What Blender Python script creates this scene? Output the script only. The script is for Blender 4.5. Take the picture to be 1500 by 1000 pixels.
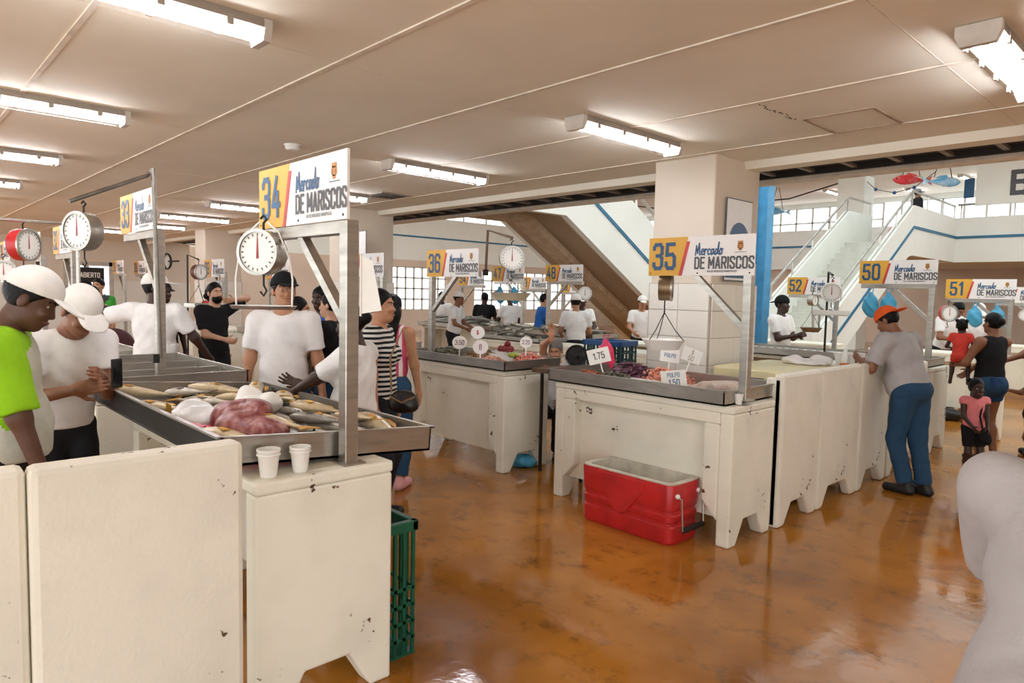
import bpy, math, random
import numpy as np
from mathutils import Vector, Matrix
random.seed(7); RNG = np.random.default_rng(7)
for o in list(bpy.data.objects): bpy.data.objects.remove(o)
SC = bpy.context.scene; COL = SC.collection
R_ = math.radians
# ------------------------------------------------------------------ camera
_az, _pt, _rl = R_(43.2), R_(4.05), R_(1.3)
_fh = Vector((-math.cos(_az), math.sin(_az), 0)); _rr = Vector((math.sin(_az), math.cos(_az), 0)); _up = Vector((0, 0, 1))
_fw = _fh*math.cos(_pt) - _up*math.sin(_pt); _u0 = _up*math.cos(_pt) + _fh*math.sin(_pt)
_R = _rr*math.cos(_rl) + _u0*math.sin(_rl); _U = _u0*math.cos(_rl) - _rr*math.sin(_rl)
cam = bpy.data.objects.new('camera', bpy.data.cameras.new('camera')); COL.objects.link(cam)
cam.data.sensor_width = 36; cam.data.lens = 24.0; cam.data.clip_start = .05; cam.data.clip_end = 300
cam.matrix_world = Matrix(((_R.x, _U.x, -_fw.x, 0), (_R.y, _U.y, -_fw.y, 0), (_R.z, _U.z, -_fw.z, 1.70), (0, 0, 0, 1)))
SC.camera = cam
# ------------------------------------------------------------------ world + exposure
W = bpy.data.worlds.new('world'); SC.world = W; W.use_nodes = True
W.node_tree.nodes['Background'].inputs[0].default_value = (.95, .985, 1.0, 1)
W.node_tree.nodes['Background'].inputs[1].default_value = 1.8
SC.view_settings.view_transform = 'Standard'; SC.view_settings.look = 'None'
SC.view_settings.gamma = 1; SC.view_settings.use_curve_mapping = False; SC.view_settings.exposure = 0.68
TUBE_STRENGTH = 42.0
# ------------------------------------------------------------------ helpers
def lin(h):
    if isinstance(h, str):
        c = [int(h[i:i+2], 16)/255 for i in (0, 2, 4)]
    else: c = [v/255 for v in h]
    return [v/12.92 if v <= .04045 else ((v+.055)/1.055)**2.4 for v in c] + [1]
MATS = {}
def mat(name, color, rough=.6, metal=0, var=.12, scale=6, bump=0, bscale=40, emit=0, alpha=None, spec=.5, color2=None, rvar=0, stretch=None):
    if name in MATS: return MATS[name]
    m = bpy.data.materials.new(name); m.use_nodes = True; nt = m.node_tree; N = nt.nodes; L = nt.links
    b = N['Principled BSDF']; c = lin(color)
    tc = N.new('ShaderNodeTexCoord'); src = tc.outputs['Object']
    if stretch:
        mp = N.new('ShaderNodeMapping'); mp.inputs['Scale'].default_value = stretch; L.new(src, mp.inputs[0]); src = mp.outputs[0]
    nz = N.new('ShaderNodeTexNoise'); nz.inputs['Scale'].default_value = scale; nz.inputs['Detail'].default_value = 4
    L.new(src, nz.inputs['Vector'])
    mx = N.new('ShaderNodeMix'); mx.data_type = 'RGBA'
    c2 = lin(color2) if color2 else [v*(1-var*2.2) for v in c[:3]] + [1]
    mx.inputs[6].default_value = c; mx.inputs[7].default_value = c2
    rp = N.new('ShaderNodeMapRange'); rp.inputs[1].default_value = .42; rp.inputs[2].default_value = .72
    L.new(nz.outputs['Fac'], rp.inputs[0]); L.new(rp.outputs[0], mx.inputs[0]); L.new(mx.outputs[2], b.inputs['Base Color'])
    b.inputs['Roughness'].default_value = rough; b.inputs['Metallic'].default_value = metal; b.inputs['Specular IOR Level'].default_value = spec
    if rvar:
        rr = N.new('ShaderNodeMapRange'); rr.inputs[3].default_value = max(.02, rough-rvar); rr.inputs[4].default_value = rough+rvar
        L.new(nz.outputs['Fac'], rr.inputs[0]); L.new(rr.outputs[0], b.inputs['Roughness'])
    if bump:
        n2 = N.new('ShaderNodeTexNoise'); n2.inputs['Scale'].default_value = bscale; n2.inputs['Detail'].default_value = 3
        L.new(src, n2.inputs['Vector']); bp = N.new('ShaderNodeBump'); bp.inputs['Strength'].default_value = bump; bp.inputs['Distance'].default_value = .01
        L.new(n2.outputs['Fac'], bp.inputs['Height']); L.new(bp.outputs[0], b.inputs['Normal'])
    if emit:
        b.inputs['Emission Color'].default_value = c; b.inputs['Emission Strength'].default_value = emit
    if alpha is not None: b.inputs['Alpha'].default_value = alpha
    MATS[name] = m; return m
def glass_mat(name, tint=(1, 1, 1), amt=.85):
    if name in MATS: return MATS[name]
    m = bpy.data.materials.new(name); m.use_nodes = True; nt = m.node_tree; N = nt.nodes; L = nt.links
    N.remove(N['Principled BSDF']); t = N.new('ShaderNodeBsdfTransparent'); t.inputs[0].default_value = (*tint, 1)
    g = N.new('ShaderNodeBsdfGlossy'); g.inputs['Roughness'].default_value = .03
    mx = N.new('ShaderNodeMixShader'); mx.inputs[0].default_value = 1-amt
    L.new(t.outputs[0], mx.inputs[1]); L.new(g.outputs[0], mx.inputs[2]); L.new(mx.outputs[0], N['Material Output'].inputs[0])
    MATS[name] = m; return m
def paint_mat(name, color, chip='5b4230', rough=.55):
    """cream paint on cast concrete with chipped brown spots low down and at the edges"""
    m = mat(name, color, rough, 0, .05, 3, .25, 60); nt = m.node_tree; N = nt.nodes; L = nt.links; b = N['Principled BSDF']
    tc = N['Texture Coordinate']; old = b.inputs['Base Color'].links[0].from_socket
    n = N.new('ShaderNodeTexNoise'); n.inputs['Scale'].default_value = 22; n.inputs['Detail'].default_value = 6; L.new(tc.outputs['Object'], n.inputs['Vector'])
    n3 = N.new('ShaderNodeTexNoise'); n3.inputs['Scale'].default_value = 3; L.new(tc.outputs['Object'], n3.inputs['Vector'])
    mu = N.new('ShaderNodeMath'); mu.operation = 'MULTIPLY'; L.new(n.outputs['Fac'], mu.inputs[0]); L.new(n3.outputs['Fac'], mu.inputs[1])
    r = N.new('ShaderNodeMapRange'); r.inputs[1].default_value = .405; r.inputs[2].default_value = .43; L.new(mu.outputs[0], r.inputs[0])
    mx = N.new('ShaderNodeMix'); mx.data_type = 'RGBA'; mx.inputs[7].default_value = lin(chip)
    L.new(r.outputs[0], mx.inputs[0]); L.new(old, mx.inputs[6]); L.new(mx.outputs[2], b.inputs['Base Color']); return m

class MB:
    def __init__(s): s.v = []; s.f = []; s.mi = []; s.cur = 0
    def add(s, v, f):
        o = len(s.v); s.v += [tuple(p) for p in v]; s.f += [tuple(i+o for i in q) for q in f]; s.mi += [s.cur]*len(f); return s
    def box(s, x0, x1, y0, y1, z0, z1, M=None):
        v = [Vector((x, y, z)) for x in (x0, x1) for y in (y0, y1) for z in (z0, z1)]
        if M is not None: v = [M @ p for p in v]
        return s.add(v, [(0, 1, 3, 2), (4, 6, 7, 5), (0, 4, 5, 1), (2, 3, 7, 6), (0, 2, 6, 4), (1, 5, 7, 3)])
    def beam(s, a, b, w, h=None):
        """rectangular bar from a to b"""
        a, b = Vector(a), Vector(b); d = (b-a); L = d.length; d.normalize(); h = h or w
        ref = Vector((0, 0, 1)) if abs(d.z) < .95 else Vector((0, 1, 0))
        x = d.cross(ref).normalized(); z = x.cross(d).normalized()
        v = [a + d*t + x*sx*w/2 + z*sz*h/2 for t in (0, L) for sx, sz in ((-1, -1), (1, -1), (1, 1), (-1, 1))]
        return s.add(v, [(3, 2, 1, 0), (4, 5, 6, 7), (0, 1, 5, 4), (1, 2, 6, 5), (2, 3, 7, 6), (3, 0, 4, 7)])
    def prism(s, poly, axis, a0, a1):
        n = len(poly); P = lambda p, a: {'x': (a, p[0], p[1]), 'y': (p[0], a, p[1]), 'z': (p[0], p[1], a)}[axis]
        return s.add([P(p, a0) for p in poly] + [P(p, a1) for p in poly],
                     [tuple(range(n))[::-1], tuple(range(n, 2*n))] + [(i, (i+1) % n, n+(i+1) % n, n+i) for i in range(n)])
    def tube(s, pts, r, n=8, caps=True):
        pts = [Vector(p) for p in pts]; rs = r if isinstance(r, (list, tuple)) else [r]*len(pts)
        V = []; x = None
        for i, p in enumerate(pts):
            d = (pts[min(i+1, len(pts)-1)] - pts[max(i-1, 0)]).normalized()
            if x is None: x = d.orthogonal().normalized()
            else: x = (x - d*x.dot(d)).normalized()
            y = d.cross(x)
            V += [p + (x*math.cos(2*math.pi*k/n) + y*math.sin(2*math.pi*k/n))*rs[i] for k in range(n)]
        F = [(i*n+k, i*n+(k+1) % n, (i+1)*n+(k+1) % n, (i+1)*n+k) for i in range(len(pts)-1) for k in range(n)]
        if caps: F += [tuple(range(n))[::-1], tuple(range((len(pts)-1)*n, len(pts)*n))]
        return s.add(V, F)
    def lathe(s, prof, n=24, M=None):
        V = [Vector((r*math.cos(2*math.pi*k/n), r*math.sin(2*math.pi*k/n), z)) for r, z in prof for k in range(n)]
        if M is not None: V = [M @ p for p in V]
        F = [(i*n+k, i*n+(k+1) % n, (i+1)*n+(k+1) % n, (i+1)*n+k) for i in range(len(prof)-1) for k in range(n)]
        return s.add(V, F)
    def ball(s, c, r, n=10, m=7):
        r = r if isinstance(r, (tuple, list)) else (r, r, r)
        prof = [(math.sin(math.pi*i/m), -math.cos(math.pi*i/m)) for i in range(m+1)]
        M = Matrix.Translation(c) @ Matrix.Diagonal((*r, 1)); return s.lathe([(max(a, .001), b) for a, b in prof], n, M)
    def mesh(s, name):
        me = bpy.data.meshes.new(name); me.from_pydata([tuple(p) for p in s.v], [], s.f); me.update(); return me
    def build(s, name, m, parent=None, smooth=False, bevel=0, loc=None):
        me = s.mesh(name)
        for q in (m if isinstance(m, (list, tuple)) else [m]): me.materials.append(q)
        if isinstance(m, (list, tuple)): me.polygons.foreach_set('material_index', s.mi)
        if smooth: me.polygons.foreach_set('use_smooth', [True]*len(me.polygons)); me.set_sharp_from_angle(angle=R_(38))
        return put(name, me, parent, bevel, loc)
def put(name, me, parent=None, bevel=0, loc=None):
    o = bpy.data.objects.new(name, me); COL.objects.link(o)
    if parent is not None: o.parent = parent
    if loc is not None: o.location = loc
    if bevel:
        b = o.modifiers.new('bevel', 'BEVEL'); b.width = bevel; b.segments = 2; b.limit_method = 'ANGLE'; b.angle_limit = .7
    return o
def tag(o, label, cat, group=None, kind=None):
    o['label'] = label; o['category'] = cat
    if group: o['group'] = group
    if kind: o['kind'] = kind
    return o
def thing(name, label, cat, loc=(0, 0, 0), rz=0, group=None):
    o = bpy.data.objects.new(name, None); COL.objects.link(o); o.location = loc; o.rotation_euler = (0, 0, rz); o.empty_display_size = .1
    return tag(o, label, cat, group)
def struct(o): o['kind'] = 'structure'; return o
def copy_tree(o, parent=None):
    c = o.copy(); COL.objects.link(c); c.parent = parent
    for ch in o.children: copy_tree(ch, c)
    return c
# ------------------------------------------------------------------ materials
CREAM = paint_mat('cream_paint', 'eeead9'); CREAM2 = paint_mat('cream_paint_b', 'eae4d4')
STEEL = mat('steel', 'b9b4ab', .34, .9, .12, 5, .04, 30, rvar=.12, stretch=(1, 1, 6)); STEEL_D = mat('steel_dark', '8b857c', .4, .85, .2, 6)
RUST = mat('rusty_tube', '7a6250', .6, .4, .25, 14); IRON = mat('black_iron', '2a2724', .5, .3)
CEIL = mat('ceiling_paint', 'efe7d5', .85, 0, .05, .8, .1, 14); WALL = mat('wall_paint', 'e2d4c2', .8, 0, .03, 1)
WHITE = mat('white_wall', 'eef0ea', .8, 0, .03, 1); PINK = mat('lower_wall', 'd9c4b2', .8, 0, .04, 1)
TILE = mat('glazed_tile', 'ebe4d8', .18, 0, .03, 2); GROUT = mat('grout', 'b5aa9c', .9)
SEAM = mat('seam_strip', 'e8dccb', .8); BLUE = mat('blue_line', '2f7396', .5); BLUEC = mat('blue_steel', '3a93c4', .4)
DARK = mat('dark_tray', '2b2623', .7); PLW = mat('white_plastic', 'f1efe8', .35, 0, .03)
SIGNW = mat('sign_white', 'f0ece8', .4, 0, .02); SIGNY = mat('sign_yellow', 'dfa93a', .45, 0, .03); SIGNR = mat('sign_red', 'd2413f', .45); SIGNB = mat('sign_blue', '22557f', .45)
SIGNG = mat('sign_grey', '55565a', .5); CREST = mat('sign_crest', 'cf8f4d', .5); EMIT = mat('lit_tube', 'f3f6ff', .5, 0, 0, 1, emit=TUBE_STRENGTH)
FIXT = mat('fixture_grey', 'a09486', .55); LENS = glass_mat('fixture_lens', (.97, .97, .97), .93); PANE = glass_mat('window_pane', (.96, .98, 1), .93)
FRAMEM = mat('window_frame', 'c9c2b6', .5); RAIL = mat('rail_steel', 'c4c2bc', .3, .8)
STAIRM = mat('stair_concrete', 'd7d6cc', .8, 0, .06, 3); SOFFIT_SHADE = mat('stair_soffit_shade', 'a38d74', .85, 0, .08, 1)  # stair underside has its shade painted in as brown
REDP = mat('red_plastic', 'cf2a2c', .35, 0, .15, 5, .05, 30); GREENP = mat('green_crate', '0f5a41', .45); BLUEP = mat('blue_crate', '1c4a7d', .45); TEALP = mat('teal_crate', '17403f', .5)
BAGB = mat('blue_bag', '4aa6cc', .35, 0, .15, 8, .3, 18); BAGP = mat('pink_bag', 'e2325f', .3, 0, .15, 8, .3, 18); BAGW = mat('clear_bag', 'e6e6e4', .25, 0, .1, 9, .4, 20)
CAPM = mat('fixture_cap', 'cfc6ba', .4)
# floor: wet orange-brown sealed concrete
FLOOR = mat('wet_floor', 'b4762a', .2, 0, .1, .9, 0, 30, color2='7d4a14', spec=.6)
def _floor():
    nt = FLOOR.node_tree; N = nt.nodes; L = nt.links; b = N['Principled BSDF']; tc = N['Texture Coordinate']
    n = N.new('ShaderNodeTexNoise'); n.inputs['Scale'].default_value = 1.6; n.inputs['Detail'].default_value = 7; n.inputs['Distortion'].default_value = .6; L.new(tc.outputs['Object'], n.inputs['Vector'])
    r = N.new('ShaderNodeMapRange'); r.inputs[1].default_value = .35; r.inputs[2].default_value = .7; r.inputs[3].default_value = .045; r.inputs[4].default_value = .21
    L.new(n.outputs['Fac'], r.inputs[0]); L.new(r.outputs[0], b.inputs['Roughness'])
    n2 = N.new('ShaderNodeTexNoise'); n2.inputs['Scale'].default_value = 9; n2.inputs['Detail'].default_value = 5; L.new(tc.outputs['Object'], n2.inputs['Vector'])
    bp = N.new('ShaderNodeBump'); bp.inputs['Strength'].default_value = .07; bp.inputs['Distance'].default_value = .02; L.new(n2.outputs['Fac'], bp.inputs['Height']); L.new(bp.outputs[0], b.inputs['Normal'])
    n4 = N.new('ShaderNodeTexNoise'); n4.inputs['Scale'].default_value = 4.5; n4.inputs['Detail'].default_value = 8; n4.inputs['Roughness'].default_value = .75; L.new(tc.outputs['Object'], n4.inputs['Vector'])
    r4 = N.new('ShaderNodeMapRange'); r4.inputs[1].default_value = .52; r4.inputs[2].default_value = .75; L.new(n4.outputs['Fac'], r4.inputs[0])
    mx = N.new('ShaderNodeMix'); mx.data_type = 'RGBA'; mx.inputs[7].default_value = lin('5d3c1c'); old = b.inputs['Base Color'].links[0].from_socket
    L.new(r4.outputs[0], mx.inputs[0]); L.new(old, mx.inputs[6]); L.new(mx.outputs[2], b.inputs['Base Color'])
_floor()
# ------------------------------------------------------------------ the setting
def S(name, mb, m, bevel=0, parent=None):
    o = mb.build(name, m, parent, bevel=bevel)
    return o if parent is not None else struct(o)
S('floor', MB().box(-26, 4.5, -5, 33, -.15, 0), FLOOR)
ceiling = S('ceiling', MB().box(-23.5, 3.2, -2.9, 6.12, 3.0, 3.2), CEIL)
for i, y in enumerate((-2.8, -1.6, -.4, .8, 2.0, 3.15, 4.33, 5.53)):
    MB().box(-23.5, 3.2, y-.014, y+.014, 2.992, 3.001).build('seam_strip', SEAM, ceiling)
for x in (-1.2, -3.65, -6.1, -8.55):
    MB().box(x-.004, x+.004, -2.85, 6.1, 2.9985, 3.001).build('seam_strip', SEAM, ceiling)
hm = MB()
for a, b in (((-2.25, 4.95), (-1.78, 4.95)), ((-2.25, 5.5), (-1.78, 5.5)), ((-2.25, 4.95), (-2.25, 5.5)), ((-1.78, 4.95), (-1.78, 5.5))): hm.beam((*a, 2.998), (*b, 2.998), .022, .012)
hm.build('access_hatch', mat('hatch_gap', 'b29c84', .9), ceiling)
mold = MB(); 
for k in range(16): mold.ball((-2.3+.02*random.uniform(-1, 1), 4.4+k*.034, 2.999), (.012*random.uniform(.3, 1.2), .012, .003), 6, 4)
mold.build('ceiling_crack', mat('mold', '4a3c30', .9), ceiling)
S('trim_1', MB().prism([(6.12, 3.02), (6.16, 2.93), (6.36, 2.93), (6.42, 3.02), (6.42, 3.4), (6.12, 3.4)], 'x', -23.5, 3.19), CEIL)
S('ceiling_2', MB().box(-23.5, 3.2, 6.42, 7.5, 3.4, 3.6), mat('recess_shade', 'b39d87', .85))  # recess slab coloured darker to paint in its shade
S('trim_2', MB().box(-23.5, 3.2, 7.5, 7.74, 3.02, 3.6), mat('edge_beam', 'e9e1d3', .8))
S('floor_upper', MB().box(-23.5, 3.2, -2.9, 6.12, 3.21, 3.6), WALL)
# columns with tiled lower half
tile_f = tile_s = None
def column(x0, y0, i):
    global tile_f, tile_s
    c = struct(MB().box(x0, x0+.66, y0, y0+.83, 0, 3.005).build('wall_column_%d' % i, WALL, bevel=.015))
    MB().box(x0-.012, x0+.672, y0-.012, y0+.842, 0, 1.83).build('grout_bed', GROUT, c)
    if tile_f is None:
        m = MB().box(-.163, .163, -.008, .008, -.124, .124).mesh('tile'); m.materials.append(TILE); tile_f = m; tile_s = MB().box(-.206, .206, -.008, .008, -.124, .124).mesh('tile'); tile_s.materials.append(TILE)
    for r in range(7):
        z = 1.826-.125-r*.252
        for k in range(2):
            for yy in (y0-.016, y0+.846): put('tile', tile_f, c, .003, (x0+.165+k*.33, yy, z))
        for k in range(2):
            for xx in (x0-.016, x0+.676):
                t = put('tile', tile_s, c, .003, (xx, y0+.2075+k*.415, z)); t.rotation_euler = (0, 0, math.pi/2)
    return c
column(-4.0, 5.62, 1); column(-10.5, 5.62, 2); column(-17.0, 5.62, 3)
# cable ladder under the slab edge
ct = thing('cable_ladder', 'long dark cable ladder hung below the slab edge', 'cable tray', (-10, 7.0, 3.06))
for y in (-.24, .24): MB().box(-13, 13, y-.02, y+.02, -.05, .05).build('side_rail', DARK, ct)
rung = MB().box(-.025, .025, -.23, .23, -.03, .0).mesh('rung'); rung.materials.append(mat('rung_steel', '8d8378', .5, .5))
for k in range(62): put('rung', rung, ct, 0, (-12.9+k*.42, 0, 0))
for y in (-.14, -.02, .1): MB().tube([(-13, y, .03), (-4, y+.02, .03), (4, y-.02, .03), (13, y, .03)], .035, 8).build('cable', IRON, ct)
for k in range(11): MB().box(-12+k*2.4-.01, -12+k*2.4+.01, -.26, -.24, -.05, .34).build('hanger_rod', IRON, ct)
# west wall, door, clock
wm = MB()
wm.box(-23.7, -23.5, -5.5, 4.1, 0, 3.1).box(-23.7, -23.5, 4.1, 5.4, 2.35, 3.1).box(-23.7, -23.5, 5.4, 7.6, 0, 3.1)
ww = S('wall_west', wm, WALL)
for a, b in ((-5.5, 4.1), (5.4, 7.6)): MB().box(-23.5, -23.48, a, b, 0, 1.8).build('tile_wainscot', TILE, ww)
def window(n, axis, pos, a0, a1, z0, z1, nv, nh, glass=PANE, t=.05):
    """framed window in a wall; axis 'x' = runs along x at y=pos"""
    f = MB(); B = (lambda p0, p1, q0, q1: f.box(p0, p1, pos-t/2, pos+t/2, q0, q1)) if axis == 'x' else (lambda p0, p1, q0, q1: f.box(pos-t/2, pos+t/2, p0, p1, q0, q1))
    for k in range(nv+1):
        p = a0+(a1-a0)*k/nv; B(p-.035, p+.035, z0, z1)
    for k in range(nh+1):
        q = z0+(z1-z0)*k/nh; B(a0, a1, q-.03, q+.03)
    w = struct(f.build('window_%d' % n, FRAMEM))
    for i in range(nv):
        for j in range(nh):
            p0, p1 = a0+(a1-a0)*i/nv+.03, a0+(a1-a0)*(i+1)/nv-.03; q0, q1 = z0+(z1-z0)*j/nh+.03, z0+(z1-z0)*(j+1)/nh-.03
            m = MB()
            if axis == 'x': m.box(p0, p1, pos-.004, pos+.004, q0, q1)
            else: m.box(pos-.004, pos+.004, p0, p1, q0, q1)
            m.build('pane', glass, w)
    return w
d1 = struct(MB().box(-23.62, -23.5, 4.1, 4.22, 0, 2.35).box(-23.62, -23.5, 5.28, 5.4, 0, 2.35).box(-23.62, -23.5, 4.1, 5.4, 2.23, 2.35).box(-23.6, -23.54, 4.68, 4.76, 0, 2.23).build('door_1', FRAMEM))
for a, b in ((4.22, 4.68), (4.76, 5.28)): MB().box(-23.58, -23.57, a, b, .1, 2.23).build('pane', PANE, d1)
# atrium: west gallery
S('wall_west_gallery', MB().box(-24.4, -24.1, 7.6, 31, 3.0, 4.85).box(-26, -24.4, 7.6, 31, 3.0, 3.3), WHITE)
S('trim_3', MB().box(-24.1, -24.08, 7.6, 31, 3.96, 4.03), BLUE)
S('wall_west_lower', MB().box(-24.3, -24.1, 7.6, 15.2, 0, 3.0).box(-24.3, -24.1, 15.2, 27, 0, .9).box(-24.3, -24.1, 15.2, 27, 2.7, 3.0).box(-24.3, -24.1, 27, 31, 0, 3.0).box(-24.3, -24.1, 18.6, 20.2, .9, 2.7), PINK)
window(1, 'y', -24.2, 15.2, 18.6, .9, 2.7, 8, 4); window(2, 'y', -24.2, 20.2, 27, .9, 2.7, 12, 4)
S('wall_west_upper', MB().box(-26, -25.8, 7.6, 31, 3.3, 5.0).box(-26, -25.8, 7.6, 31, 5.75, 6.2), WHITE)
window(3, 'y', -25.9, 8, 31, 5.0, 5.75, 16, 2)
# north side
S('wall_north', MB().box(-24.1, 3, 30.2, 30.4, 3.05, 4.75).box(-26, 3, 30.4, 31.2, 3.05, 3.35), WHITE)
S('trim_4', MB().box(-24.1, -7.2, 30.17, 30.2, 4.0, 4.08), BLUE)
S('wall_north_lower', MB().box(-24.1, 3, 30.5, 30.7, 0, 3.05), PINK)
S('wall_north_upper', MB().box(-26, 3, 31.2, 31.4, 3.3, 4.5).box(-26, 3, 31.2, 31.4, 5.85, 6.2), WHITE)
window(4, 'x', 31.3, -24, -10.6, 4.5, 5.85, 18, 2); window(5, 'x', 31.3, -9.9, 2, 3.9, 5.85, 16, 2)
S('ceiling_upper', MB().box(-26, 3, 23.5, 31.4, 6.05, 6.3).box(-26, -20, 7.75, 23.5, 6.05, 6.3), mat('upper_ceiling', 'f0e6d8', .85, 0, .02, 1))
sk = MB()
for k in range(12): sk.box(-20+k*2.05-.06, -20+k*2.05+.06, 7.75, 23.5, 6.05, 6.3)
for k in range(6): sk.box(-20, 3, 7.75+k*3.1-.06, 7.75+k*3.1+.06, 6.05, 6.3)
w6 = struct(sk.build('window_6', FRAMEM)); MB().box(-20, 3, 7.75, 23.5, 6.305, 6.315).build('pane', glass_mat('added_skylight_pane', (.75, .76, .75), .95), w6)  # unseen skylight, added and tinted to light the atrium from above
S('wall_light_block', MB().box(3.2, 3.4, 1.6, 31.4, 0, 3.6), WALL)  # unseen wall added to cut the light from the open east side
S('wall_column_4', MB().box(-10.1, -9.2, 25.2, 26.1, 0, 6.05), WHITE)
# right gallery with parapet and "B" board
S('wall_gallery', MB().box(-6.4, 3, 25.3, 25.5, 3.0, 4.4).box(-8.3, 3, 25.5, 30.2, 3.0, 3.35), WHITE)
S('trim_5', MB().box(-6.4, 3, 25.27, 25.3, 3.74, 3.82), BLUE)
# flights of stairs
def flight(x0, x1, ya, za, yb, zb, n):
    m = MB(); dy = (yb-ya)/n; dz = (zb-za)/n
    for k in range(n):
        y0, y1 = ya+dy*k, ya+dy*(k+1); z1 = max(za+dz*k, za+dz*(k+1)); zb0 = min(za+dz*k, za+dz*(k+1))-.02
        m.box(x0, x1, min(y0, y1), max(y0, y1), zb0, z1)
    return m
def sidewall(x0, x1, pts, up, down, flat=0):
    poly = [(y, z-down-(flat if z > 3.3 else 0)) for y, z in pts] + [(y, z+up) for y, z in reversed(pts)]
    return MB().prism(poly, 'x', x0, x1)
# right flight climbs away, steps in view
S('stairs', flight(-8.1, -6.55, 15.4, 0, 21.2, 3.4, 20), STAIRM)
S('stairs_landing', MB().box(-8.1, -6.56, 21.21, 25.5, 3.1, 3.39), STAIRM)
pr = [(15.0, 0), (15.4, 0), (21.2, 3.4), (25.4, 3.4)]
S('wall_stair_outer', sidewall(-6.55, -6.38, pr[:2]+[(20.9, 3.224), (21.2, 3.4), (25.3, 3.4)], .98, .28, .12), WHITE); S('wall_stair_inner', sidewall(-8.27, -8.1, pr[:3]+[(23.0, 3.4)], .95, .28), WHITE)
S('trim_6', sidewall(-6.38, -6.355, pr, .42, -.34), BLUE)
def handrail(x, pts, label, h=.42):
    t = thing('handrail', label, 'handrail', (x, pts[0][0], 0)); y0 = pts[0][0]
    MB().tube([(0, y-y0, z+h) for y, z in pts], .035, 8).build('rail', RAIL, t, True)
    MB().tube([(0, y-y0, z+h*.05) for y, z in pts], .02, 8).build('lower_rail', RAIL, t, True)
    for (ya, za), (yb, zb) in zip(pts, pts[1:]):
        n = max(1, int(math.hypot(yb-ya, zb-za)/1.2))
        for k in range(n+1):
            y = ya+(yb-ya)*k/n; z = za+(zb-za)*k/n; MB().tube([(0, y-y0, z-.1), (0, y-y0, z+h)], .025, 6).build('baluster', RAIL, t, True)
handrail(-6.46, [(15.2, .95), (15.5, 1.0), (21.2, 4.36), (25.3, 4.36)], 'steel handrail on the outer wall of the far white staircase')
handrail(-8.18, [(15.2, .92), (15.5, .97), (21.2, 4.33), (23, 4.33)], 'steel handrail on the inner wall of the far white staircase')
# left flight comes down away from us, soffit in view
S('stairs_2', flight(-10.45, -9.0, 9.6, 3.4, 15.4, 0, 20), STAIRM)
sl = [(7.75, 3.4), (9.6, 3.4), (15.4, 0)]
S('stairs_soffit', MB().prism([(7.75, 3.4), (7.75, 3.22), (9.5, 3.22), (15.0, 0), (15.4, 0), (9.6, 3.4)], 'x', -10.5, -8.95), SOFFIT_SHADE)
S('stairs_soffit_beam', MB().prism([(7.75, 3.3), (7.75, 3.1), (9.42, 3.1), (14.8, 0), (15.1, 0), (9.6, 3.3)], 'x', -10.05, -9.6), mat('soffit_beam_shade', 'bda68b', .85))  # beam brown also has shade painted in, lighter than the slab
S('wall_stair_left', sidewall(-8.95, -8.8, sl, 1.45, .22), WHITE); S('wall_stair_left_far', sidewall(-10.65, -10.5, sl, 1.0, .22), WHITE)
S('trim_7', sidewall(-8.8, -8.775, sl[1:], .62, -.54), BLUE)
handrail(-8.87, [(8.0, 4.75), (9.6, 4.75), (15.2, 1.45)], 'steel handrail on the staircase with the shaded brown underside')
gr = thing('gallery_rail', 'steel rail along the white gallery parapet', 'railing', (-6.4, 25.4, 4.4))
MB().tube([(0, 0, .42), (9, 0, .42)], .035, 8).build('rail', RAIL, gr, True)
for k in range(7): MB().tube([(.1+k*1.4, 0, 0), (.1+k*1.4, 0, .42)], .025, 6).build('baluster', RAIL, gr, True)
# blue steel column in the atrium
bc = thing('blue_steel_column', 'bright blue steel column beside the tiled pillar', 'column', (-4.95, 9.7, 0))
MB().box(-.11, .11, -.012, .012, 0, 6.05).build('web', BLUEC, bc); MB().box(-.12, -.1, -.1, .1, 0, 6.05).build('flange', BLUEC, bc); MB().box(.1, .12, -.1, .1, 0, 6.05).build('flange', BLUEC, bc)
MB().box(-1.6, -.1, -.05, .05, 2.72, 2.9).build('bracket', BLUEC, bc)
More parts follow.
